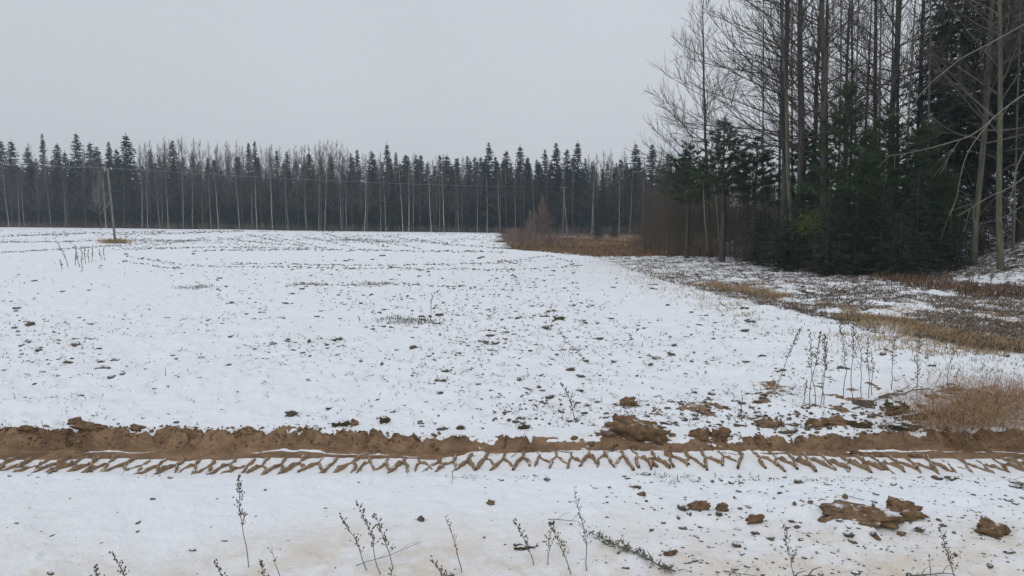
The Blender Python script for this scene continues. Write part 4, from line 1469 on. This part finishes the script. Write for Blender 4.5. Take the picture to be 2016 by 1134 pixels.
# --- power line
def pole(name, px, py, tpx, tpy, label, brace=None):
    X, Y = at(px, py)
    z = zat(X, Y)
    top = at_depth(tpx, tpy, Y)
    root = mk(name, None, loc=(X, Y, z), label=label, cat='utility pole', group='poles of the power line')
    a = Acc()
    v = np.array([top.x - X, 0, top.z - z])
    t = np.linspace(-0.02, 1, 8)
    a.tube(v[None] * t[:, None], 0.145 - 0.045 * t, 10, cap=True)
    mk('shaft', a.mesh('shaft', True), M['pole'], root)
    a = Acc()
    c = v * 0.975
    a.tube(np.array([c + [-0.45, 0.0, 0.0], c + [0.45, 0.0, 0.0]]), [0.05, 0.05], 6, cap=True)
    arm = mk('cross_arm', a.mesh('cross_arm'), M['pole'], root)
    for s in (-0.40, 0.40):
        b = Acc()
        q = c + [s, 0, 0.05]
        b.tube(np.array([q, q + [0, 0, .06], q + [0, 0, .07], q + [0, 0, .2], q + [0, 0, .24]]), [0.02, 0.02, 0.07, 0.06, 0.02], 8, cap=True)
        mk('insulator', b.mesh('insulator', True), M['porcelain'], arm)
    if brace:
        b = Acc()
        q = v * 0.86
        f = np.array([brace, 0.9, -0.1])
        b.tube(np.stack([f + (q - f) * s for s in np.linspace(0, 1, 6)]), np.linspace(.15, .11, 6), 9, cap=True)
        mk('brace', b.mesh('brace', True), M['pole'], root)
    return Vector((X, Y, z)), Vector(v) * 0.975


p1, v1 = pole('utility_pole', 227, 478, 212, 331, 'leaning grey utility pole in a tuft of brown grass on the snowy field')
p2, v2 = pole('utility_pole', 1117, 463, 1109, 368, 'distant utility pole with a slanting brace in front of dark spruces', brace=-0.9)


def wire(a, b, sag, label):
    t = np.linspace(0, 1, 30)
    P = np.array([a + (b - a) * s for s in t])
    P[:, 2] -= sag * 4 * t * (1 - t)
    A = Acc()
    A.tube(P, np.full(30, 0.010), 4)
    mk('power_wire', A.mesh('power_wire'), M['wire'], label=label, cat='wire')


for s, nm in ((-0.4, 'lower'), (0.4, 'upper')):
    o_ = Vector((s, 0, 0.24))
    a_, b_ = p1 + v1 + o_, p2 + v2 + o_
    wire(a_, b_, 0.55, f'{nm} power wire running from the leaning pole to the braced pole')
    wire(a_, a_ + (a_ - b_) * 1.0 + Vector((0, 0, .4)), 0.5, f'{nm} power wire leaving the leaning pole towards the left picture edge')

# brown grass tuft at the leaning pole
n = 700
q = g.normal(0, 1, (n, 2)) * [0.8, 0.5]
o = grass('pole_grass_tuft', p1.x + 0.15 + q[:, 0], p1.y + q[:, 1] - 0.2, 0.7, 0.035, M['straw'], 'tuft of brown dead grass around the foot of the leaning pole', 0.6, seed=41)
o['kind'] = 'thing'
o['category'] = 'grass tuft'
for nm, ppx, ppy, nn, sx0, lb in (('dead_plant_patch', 330, 474, 260, 2.6, 'low patch of dark dead plants right of the leaning pole'),
                                  ('dead_plant_patch', 690, 474, 200, 2.0, 'low patch of dark dead plants in the far middle of the field'),
                                  ('dead_plant_patch', 755, 477, 140, 2.2, 'thin patch of dark dead plants right of the far middle patch'),
                                  ('dead_plant_patch', 385, 566, 90, 0.35, 'small sprawling dead plant in the left middle of the field'),
                                  ('dead_plant_patch', 612, 562, 110, 0.4, 'small spiky dead plant in the middle of the field'),
                                  ('dead_plant_patch', 738, 561, 90, 0.3, 'dark dead plant right of the spiky one in the field'),
                                  ('dead_plant_patch', 810, 636, 140, 0.4, 'olive weed patch at the foot of the tall bent stalk')):
    X0, Y0 = at(ppx, ppy)
    q = g.normal(0, 1, (nn, 2)) * [sx0, sx0 * 0.8]
    o = grass(nm, X0 + q[:, 0], Y0 + q[:, 1], 0.30 if Y0 > 50 else 0.16, 0.05 if Y0 > 50 else 0.018, M['sprig'], lb, 1.6, seed=int(ppx))
    o['kind'] = 'thing'
    o['category'] = 'dead plant'

# --- reddish young birch, thicket and two green young pines by the far pole
a, b, c = bare_tree(910, 8.5, 0.06, n1=72, cs=0.06, Lmax=3.1, el0=57, bend=0.1, d2=4.5, d3=5.5, twig=0.0125, sides=6, seg3=1, shape=0.7)
RB = [('trunk', a), ('limbs', b), ('twigs', c)]
X, Y = at(1066, 482)
h = at_depth(1064, 388, Y).z - zat(X, Y)
put_tree('young_birch', RB, (M['pale'], M['twig_red'], M['twig_red']), X, Y, h / 8.5, 0.3, 'young birch with reddish twigs standing in front of the far forest', 'tree', sxy=1.15)
put_tree('young_birch', RB, (M['pale'], M['twig_red'], M['twig_red']), X - 1.2, Y + 1.5, h / 8.5 * 0.72, 2.3, 'lower young birch with reddish twigs left behind the taller one', 'tree', sxy=1.2)
a, b, c = bare_tree(920, 3.0, 0.03, n1=40, cs=0.02, Lmax=1.5, el0=50, bend=0.4, d2=4, d3=5, twig=0.010, sides=5, seg3=1, shape=0.9)
RS = [('trunk', a), ('limbs', b), ('twigs', c)]
for j, (px, py, hh) in enumerate([(1000, 484, 2.3), (1014, 486, 2.5), (1028, 486, 2.3), (1044, 487, 2.6), (1008, 478, 2.4), (1022, 478, 2.3), (1052, 489, 2.0), (1082, 489, 2.2), (1100, 490, 1.8), (1130, 491, 1.5), (1036, 478, 2.6), (1092, 484, 2.0)]):
    X, Y = at(px, py)
    put_tree('reddish_shrub', RS, (M['twig_red'], M['twig_red'], M['twig_red']), X, Y, hh / 3.0 * 0.72, j * 1.3, 'leafless reddish shrub in the thicket at the corner of the field', 'shrub', 'reddish shrubs at the field corner', 1.1)
PN = [[('trunk', a), ('crown', b)] for a, b in (pine(930 + i, 7.0, 1.9, nw=15, tuft=0.26, nt_=24, wdt=0.020, clust=6) for i in range(3))]
for j, (px, py, tpy, lb) in enumerate([(1176, 470, 442, 'left one of two small green pines by the far pole'), (1208, 468, 444, 'right one of two small green pines by the far pole')]):
    X, Y = at(px, py)
    Y -= 8
    X = px_x(px, Y)
    h = at_depth(px, tpy, Y).z - zat(X, Y)
    put_tree('young_pine', PN[j], (M['bark'], M['pine']), X, Y, h / 7.0, j, lb, 'tree', sxy=2.0)

# --- the grove on the right
NB = [[('trunk', a), ('limbs', b), ('twigs', c)] for a, b, c in
      (bare_tree(1000 + i, 22, 0.175, n1=46, cs=0.24, Lmax=5.3, el0=26, bend=0.12, d2=2.5, d3=3.7, twig=0.008, bias=math.pi, shape=0.6, rise=14) for i in range(4))]
ED = bare_tree(1050, 17, 0.11, n1=52, cs=0.22, Lmax=5.0, el0=26, bend=0.25, rise=18, d2=2.8, d3=4.4, twig=0.008, bias=math.pi, shape=0.6, lean=(-0.05, 0))
NBO = [meshcopy(p) for p in (NB[1], NB[3])]
NT = [[('trunk', a), ('limbs', b), ('twigs', c)] for a, b, c in
      (bare_tree(1020 + i, 21, 0.16, n1=16, cs=0.45, Lmax=3.2, el0=40, bend=0.1, d2=2.0, d3=2.6, twig=0.008, shape=0.6, rise=20) for i in range(2))]
# px at eye-level height, distance, px at picture top, trunk width px, kind, label
GT = [
    (1543, 40, 1522, 17, 0, 'dark', 'thick dark trunk at the left front of the grove, touching the pale trunk'),
    (1580, 39, 1566, 15, 1, 'dark', 'dark leafless tree between the pale trunk and the forked pair'),
    (1592, 43, 1590, 11, 2, 'dark', 'slender dark leafless tree just right of its thicker neighbour'),
    (1628, 36, 1602, 20, 3, 'dark', 'stout mossy trunk in the middle of the grove leaning left'),
    (1610, 44, 1604, 11, 0, 'dark', 'dark trunk half hidden behind the stout mossy trunk'),
    (1659, 46, 1654, 8, 1, 'dark', 'thin dark tree before the tip of the green pine'),
    (1711, 42, 1702, 11, 2, 'dark', 'slim dark tree right of the green pine tip'),
    (1728, 47, 1722, 6, 3, 'dark', 'thinnest dark tree beside the thick middle trunk'),
    (1744, 40, 1737, 17, 0, 'dark', 'thick dark trunk right of the middle of the grove'),
    (1762, 46, 1752, 8, 1, 'dark', 'curved thin dark tree right of the thick middle trunk'),
    (1790, 45, 1794, 8, 2, 'dark', 'thin dark tree standing before the big spruce branches'),
    (1913, 33, 1878, 17, 0, 'olive', 'pale olive trunk, left of two in the right part of the grove'),
    (1968, 30, 1938, 15, 1, 'olive', 'pale olive trunk, right of two, leaning left near the picture edge'),
    (1926, 41, 1940, 13, 3, 'dark', 'dark trunk between the two pale olive trunks'),
    (2004, 36, 2000, 22, 2, 'dark', 'thick dark trunk at the right picture edge'),
    (1500, 44, 1490, 5, 1, 'olive', 'thin pale stem at the left front of the grove'),
    (1556, 45, 1548, 5, 0, 'dark', 'thin dark stem left behind the pale slender trunk'),
    (1645, 40, 1640, 6, 0, 'olive', 'thin pale stem left of the green pine tip'),
    (1676, 39, 1672, 5, 1, 'olive', 'thin pale stem right of the green pine tip'),
    (1722, 37, 1716, 6, 0, 'olive', 'thin pale stem left of the thick middle trunk'),
    (1772, 38, 1778, 6, 1, 'olive', 'thin pale stem right of the thick middle trunk'),
    (1818, 36, 1812, 6, 0, 'olive', 'thin pale stem before the drooping spruce branches'),
    (1530, 47, 1524, 6, 1, 'dark', 'thin dark stem left of the thick dark trunk at the left front'),
    (1668, 43, 1660, 6, 0, 'dark', 'thin dark stem behind the green pine tip'),
    (1752, 43, 1744, 6, 1, 'dark', 'thin dark stem behind the thick middle trunk'),
    (1805, 48, 1800, 6, 0, 'dark', 'thin dark stem further back before the big spruce'),
    (1858, 41, 1850, 7, 3, 'dark', 'dark stem left of the left olive trunk'),
    (1990, 34, 1984, 6, 1, 'olive', 'thin pale stem right of the right olive trunk'),
    (1690, 58, 1690, 8, 2, 'dark', 'dark tree further back behind the slim tree'),
    (1840, 56, 1836, 8, 0, 'dark', 'dark tree further back behind the big spruce'),
    (1960, 58, 1958, 9, 1, 'dark', 'dark tree further back between the olive trunks'),
]
for (px, Y, tpx, wpx, vi, knd, lb) in GT:
    X = px_x(px, Y)
    want = wpx / FPX * Y / 2
    parts = NB[vi] if knd == 'dark' else NBO[vi % 2]
    if wpx < 7:
        parts = NT[vi % 2]
    mats = (M['greybark'], M['twig'], M['twig']) if wpx < 7 else (M['bark'], M['twig'], M['twig']) if knd == 'dark' else (M['olive'], M['greybark'], M['twig'])
    z = zat(X, Y)
    zt = at_depth(px, 0, Y).z
    lean = math.atan2(px_x(tpx, Y) - X, zt - 2.5)
    put_tree('leafless_tree', parts, mats, X, Y, 1.0 * random.uniform(0.95, 1.1), random.gauss(0, 0.5), lb, 'tree', sxy=float(np.clip(want / 0.155, 0.42, 1.5)) ** 0.8 * (0.64 if knd == 'olive' else 0.86), z=z, tilt=(0, lean))
X = px_x(1398, 50)
put_tree('leafless_tree', [('trunk', ED[0]), ('limbs', ED[1]), ('twigs', ED[2])], (M['bark'], M['twig'], M['twig']), X, 50, 1.06, 0.0, 'leafless tree with a wide crown at the left end of the grove', 'tree', tilt=(0, -0.01))
# pale slender trunk
PB = bare_tree(1060, 19, 0.115, n1=34, cs=0.42, Lmax=3.6, el0=40, bend=0.1, d2=2.4, d3=4, twig=0.008, shape=0.55)
put_tree('birch_tree', [('trunk', PB[0]), ('limbs', PB[1]), ('twigs', PB[2])], (M['olive'], M['twig'], M['twig']), px_x(1562, 37), 37, 1.0, 0.2, 'pale slender trunk leaning left at the front of the grove', 'tree', tilt=(0, -0.085))

# big spruces at the right
NS = [[('trunk', a), ('crown', b)] for a, b in (spruce(1100 + i, 21, 4.2, cs=0.06, blade=0.55, bw_=0.09, per=16, r0=0.2, dead=0.24, gap=0.40, droop=0.42) for i in range(2))]
YS = [[('trunk', a), ('crown', b)] for a, b in (spruce(1120 + i, 8, 2.1, cs=0.02, blade=0.34, bw_=0.055, per=15, r0=0.10, gap=0.26, droop=0.15) for i in range(3))]
for j, (px, Y, sc, lb) in enumerate([(1872, 38, 1.0, 'tall dark spruce with drooping branches behind the left olive trunk'),
                                      (2000, 42, 1.05, 'tall dark spruce with drooping branches at the right picture edge'),
                                      (1955, 52, 0.95, 'dark spruce further back between the two drooping spruces'),
                                      (1925, 37, 0.9, 'dark spruce filling the space between the two olive trunks'),
                                      (1830, 44, 0.95, 'dark spruce behind the dark green pine'),
                                      (2090, 34, 1.0, 'dark spruce reaching in from the right picture edge')]):
    put_tree('spruce_tree', NS[j % 2], (M['bark'], M['spruce']), px_x(px, Y), Y, sc, j * 1.7, lb, 'tree')
for j, (px, Y, tpy, wide, lb) in enumerate([
        (1730, 33, 330, 1.25, 'dense young dark spruce in the middle of the grove front'),
        (1800, 33, 310, 1.25, 'dense young dark spruce below the big drooping spruce'),
        (1850, 36, 290, 1.15, 'young dark spruce left of the pale olive trunk'),
        (1625, 33, 360, 1.3, 'dense young dark spruce below the stout mossy trunk'),
        (1545, 36, 385, 1.3, 'young dark spruce below the thick dark trunk at the left front'),
        (1492, 40, 370, 1.3, 'low dark spruce at the left front of the grove'),
        (1680, 33, 375, 1.3, 'low dense spruce below the green pine'),
        (1770, 31, 400, 1.2, 'lowest dark spruce at the very front of the grove'),
        (1578, 38, 350, 1.2, 'young dark spruce half hidden behind the pale trunk'),
        (1880, 33, 420, 1.1, 'small dark spruce at the foot of the left olive trunk')]):
    X = px_x(px, Y)
    h = at_depth(px, tpy, Y).z - zat(X, Y)
    put_tree('young_spruce', YS[j % 3], (M['bark'], M['spruce']), X, Y, h / 8.0, j * 2.1, lb, 'tree', sxy=wide * float(np.clip(5.5 / h, 0.8, 1.6)))
GP = [[('trunk', a), ('crown', b)] for a, b in (pine(1150 + i, 9.0, 2.2, cs=0.2, nw=17, tuft=0.22, nt_=30, wdt=0.014, clust=9) for i in range(3))]
HP = [[('trunk', a), ('crown', b)] for a, b in (pine(1160 + i, 9.0, 2.4, cs=0.52, nw=10, tuft=0.22, nt_=30, wdt=0.014, clust=8) for i in range(2))]
for j, (px, Y, tpy, wide, lb) in enumerate([
        (1652, 35, 165, 1.15, 'fresh green pine with a bushy tip in the middle of the grove'),
        (1742, 36, 215, 1.15, 'green pine wrapped around the thick middle trunk'),
        (1700, 42, 260, 1.1, 'green pine filling the gap between two green pines'),
        (1420, 45, 240, 1.9, 'green pine below the wide leafless crown at the left end of the grove'),
        (1480, 44, 270, 1.7, 'lower green pine right of the leftmost pine'),
        (1350, 50, 285, 1.6, 'green pine reaching out furthest left of the grove'),
        (1572, 41, 255, 1.2, 'green pine behind the pale slender trunk'),
        (1612, 38, 285, 1.2, 'green pine before the stout mossy trunk'),
        (1700, 34, 300, 1.3, 'low bushy green pine before the slim dark tree'),
        (1850, 34, 330, 1.2, 'bushy green pine left of the left olive trunk'),
        (1800, 35, 240, 1.15, 'dark green pine left of the big drooping spruce')]):
    X = px_x(px, Y)
    h = at_depth(px, tpy, Y).z - zat(X, Y)
    put_tree('pine_tree', HP[j % 2] if px < 1500 else GP[j % 3], (M['bark'], M['pine']), X, Y, h / 9.0, j * 1.1, lb, 'tree', sxy=wide * float(np.clip(9.0 / h, 0.7, 1.2)))

# bare thicket at the left foot of the grove
TH = []
for i in range(3):
    a, b, c = bare_tree(1200 + i, 7, 0.045, n1=46, cs=0.05, Lmax=2.8, el0=24, bend=0.35, d2=3.2, d3=4.6, twig=0.009, sides=5, seg3=2, shape=0.8, rise=30)
    TH.append([('trunk', a), ('limbs', b), ('twigs', c)])
for j in range(26):
    px = 1265 + j * 11.5 + random.uniform(-8, 8)
    Y = 64 - (px - 1260) * 0.045 + random.uniform(-3, 9)
    X = px_x(px, Y)
    tpy = 345 - 20 * random.random() + (30 if px < 1300 else 0)
    h = at_depth(px, tpy, Y).z - zat(X, Y)
    put_tree('bare_shrub', TH[j % 3], (M['twig'], M['thicket'], M['thicket']), X, Y, h / 7.0, j * 1.9, 'tall leafless shrub in the thicket at the left foot of the grove', 'shrub', 'leafless shrubs in the thicket', 1.05)
for j in range(16):
    px = 1268 + j * 16 + random.uniform(-6, 6)
    Y = 57 - (px - 1260) * 0.05 + random.uniform(-3, 2)
    X = px_x(px, Y)
    put_tree('bare_shrub', TH[j % 3], (M['twig'], M['thicket'], M['thicket']), X, Y, random.uniform(0.34, 0.6), j * 1.7, 'low leafless shrub at the front of the thicket left of the grove', 'shrub', 'low shrubs before the thicket', 1.4)
for j in range(12):
    px = 1480 + j * 45 + random.uniform(-15, 15)
    Y = 38 + random.uniform(-2, 8)
    X = px_x(px, Y)
    put_tree('bare_shrub', TH[j % 3], (M['twig'], M['thicket'], M['thicket']), X, Y, random.uniform(0.35, 0.6), j * 1.3, 'low leafless shrub among the trunks of the grove', 'shrub', 'low shrubs among the grove trunks', 1.1)
# yellowing bush
X = px_x(1600, 35)
A = Acc()
n = 900
q = g.normal(0, 1, (n, 3)) * [0.55, 0.4, 0.3]
A.blades(q + [0, 0, 2.3], g.normal(0, 0.06, (n, 3)), 0.055)
root = mk('leafy_bush', None, loc=(X, 35, zat(X, 35)), label='bush with yellow green leaves at the foot of the pale trunk', cat='bush')
mk('leaves', A.mesh('leaves'), M['yellow'], root)
a, b, c = bare_tree(1300, 3.1, 0.025, n1=22, cs=0.25, Lmax=1.1, el0=50, bend=0.2, d2=3, d3=3, twig=0.006, sides=5)
mk('stem', a, M['twig'], root)
mk('limbs', b, M['twig'], root)


# --- bent and arching pale branches
def poly3(pix, Y, dy=0.0, n=4):
    P = [np.array(at_depth(px, py, Y + dy * k / max(1, len(pix) - 1))) for k, (px, py) in enumerate(pix)]
    return np.array(P)


def smooth(P, it=2):
    for _ in range(it):
        Q = [P[0]]
        for a_, b_ in zip(P[:-1], P[1:]):
            Q += [a_ * .75 + b_ * .25, a_ * .25 + b_ * .75]
        Q.append(P[-1])
        P = np.array(Q)
    return P


Yb = 46.0
root = mk('broken_birch', None, loc=(px_x(1502, Yb), Yb, zat(px_x(1502, Yb), Yb)), label='snapped pale birch whose bent top hangs down to the left of the grove', cat='tree')
inv = -np.array(root.location)


def branch_part(nm, pix, r, mat, root, Y, dy=0.0, side=0, seed=0):
    P = smooth(poly3(pix, Y, dy)) - np.array(root.location)
    a = Acc()
    a.tube(P, np.linspace(r, r * 0.35, len(P)), 6)
    gg = np.random.default_rng(seed)
    for q in range(side):
        i = gg.integers(2, len(P) - 1)
        d = gg.normal(0, 1, 3) * [1, .6, .5] + (P[i] - P[i - 1]) / np.linalg.norm(P[i] - P[i - 1]) + [0, 0, -.3]
        L = gg.uniform(0.4, 1.3)
        d = d / np.linalg.norm(d) * L
        a.tube(np.array([P[i], P[i] + d * .5 + [0, 0, -.03], P[i] + d + [0, 0, -0.15 * L]]), [r * .4, r * .3, r * .15], 4)
    mk(nm, a.mesh(nm, True), mat, root)


branch_part('trunk', [(1508, 505), (1512, 430), (1506, 350), (1494, 300), (1470, 308), (1430, 332), (1384, 350)], 0.075, M['pale'], root, Yb, 0, 6, 1)
branch_part('limb', [(1384, 346), (1386, 400), (1388, 440), (1394, 495)], 0.045, M['pale'], root, Yb, 0, 3, 2)
branch_part('limb', [(1400, 346), (1408, 372), (1412, 420), (1418, 500)], 0.045, M['pale'], root, Yb, 0, 3, 3)
branch_part('limb', [(1450, 322), (1456, 345), (1458, 380)], 0.03, M['pale'], root, Yb, 0, 2, 4)
branch_part('limb', [(1384, 352), (1366, 370), (1350, 378)], 0.025, M['pale'], root, Yb, 0, 2, 5)
branch_part('limb', [(1428, 330), (1432, 370), (1440, 440), (1446, 505)], 0.04, M['bark'], root, Yb, 0, 2, 6)

Yb = 25.0
xb = px_x(2120, Yb)
root = mk('leaning_aspen', None, loc=(xb, Yb, zat(xb, Yb)), label='pale arching branches reaching in low from the right picture edge', cat='tree')
a = Acc()
t, P = trunk_path(np.random.default_rng(3), 15)
a.tube(P, 0.2 * (1 - t) + 0.02, 8)
mk('trunk', a.mesh('trunk', True), M['olive'], root)
for s_, (pix, r, dy) in enumerate([
        ([(2120, 120), (2040, 170), (1980, 210), (1920, 265), (1880, 278), (1800, 300), (1740, 308)], 0.045, -2),
        ([(1950, 240), (1920, 275), (1900, 310), (1890, 350), (1884, 390), (1870, 425)], 0.028, 0),
        ([(2110, 250), (2030, 270), (2000, 330), (1995, 370), (1985, 410), (2010, 440)], 0.035, -1),
        ([(2110, 300), (2040, 330), (1990, 370), (1950, 385), (1912, 410), (1885, 425)], 0.035, -1),
        ([(1918, 405), (1915, 430), (1925, 460)], 0.018, 0),
        ([(1890, 276), (1872, 300), (1858, 330), (1850, 345)], 0.018, 0),
        ([(2100, 0), (1995, 60), (1940, 90), (1890, 115), (1830, 165), (1800, 200), (1780, 250)], 0.04, -1),
        ([(2110, 380), (2020, 400), (1975, 430), (1930, 440)], 0.02, 0)]):
    branch_part('limb', pix, r * 0.62, M['arch'], root, Yb - 1.0, dy, 5, 20 + s_)

# ------------------------------------------------------------------ damp winter air
bm = bmesh.new()
bmesh.ops.create_cube(bm, size=1.0)
me = bpy.data.meshes.new('haze')
bm.to_mesh(me)
bm.free()
hz = bpy.data.materials.new('haze')
hz.use_nodes = True
ht = hz.node_tree
ht.nodes.clear()
ho = ht.nodes.new('ShaderNodeOutputMaterial')
hv = ht.nodes.new('ShaderNodeVolumePrincipled')
hv.inputs['Color'].default_value = (0.74, 0.87, 1.0, 1)
hv.inputs['Density'].default_value = 0.0006
hv.inputs['Anisotropy'].default_value = 0.0
ht.links.new(hv.outputs[0], ho.inputs['Volume'])
ho_ = mk('haze', me, hz, kind='stuff', label='thin cold haze hanging over field and forest', loc=(0, 780, 18))
ho_.scale = (66000, 1780, 46)
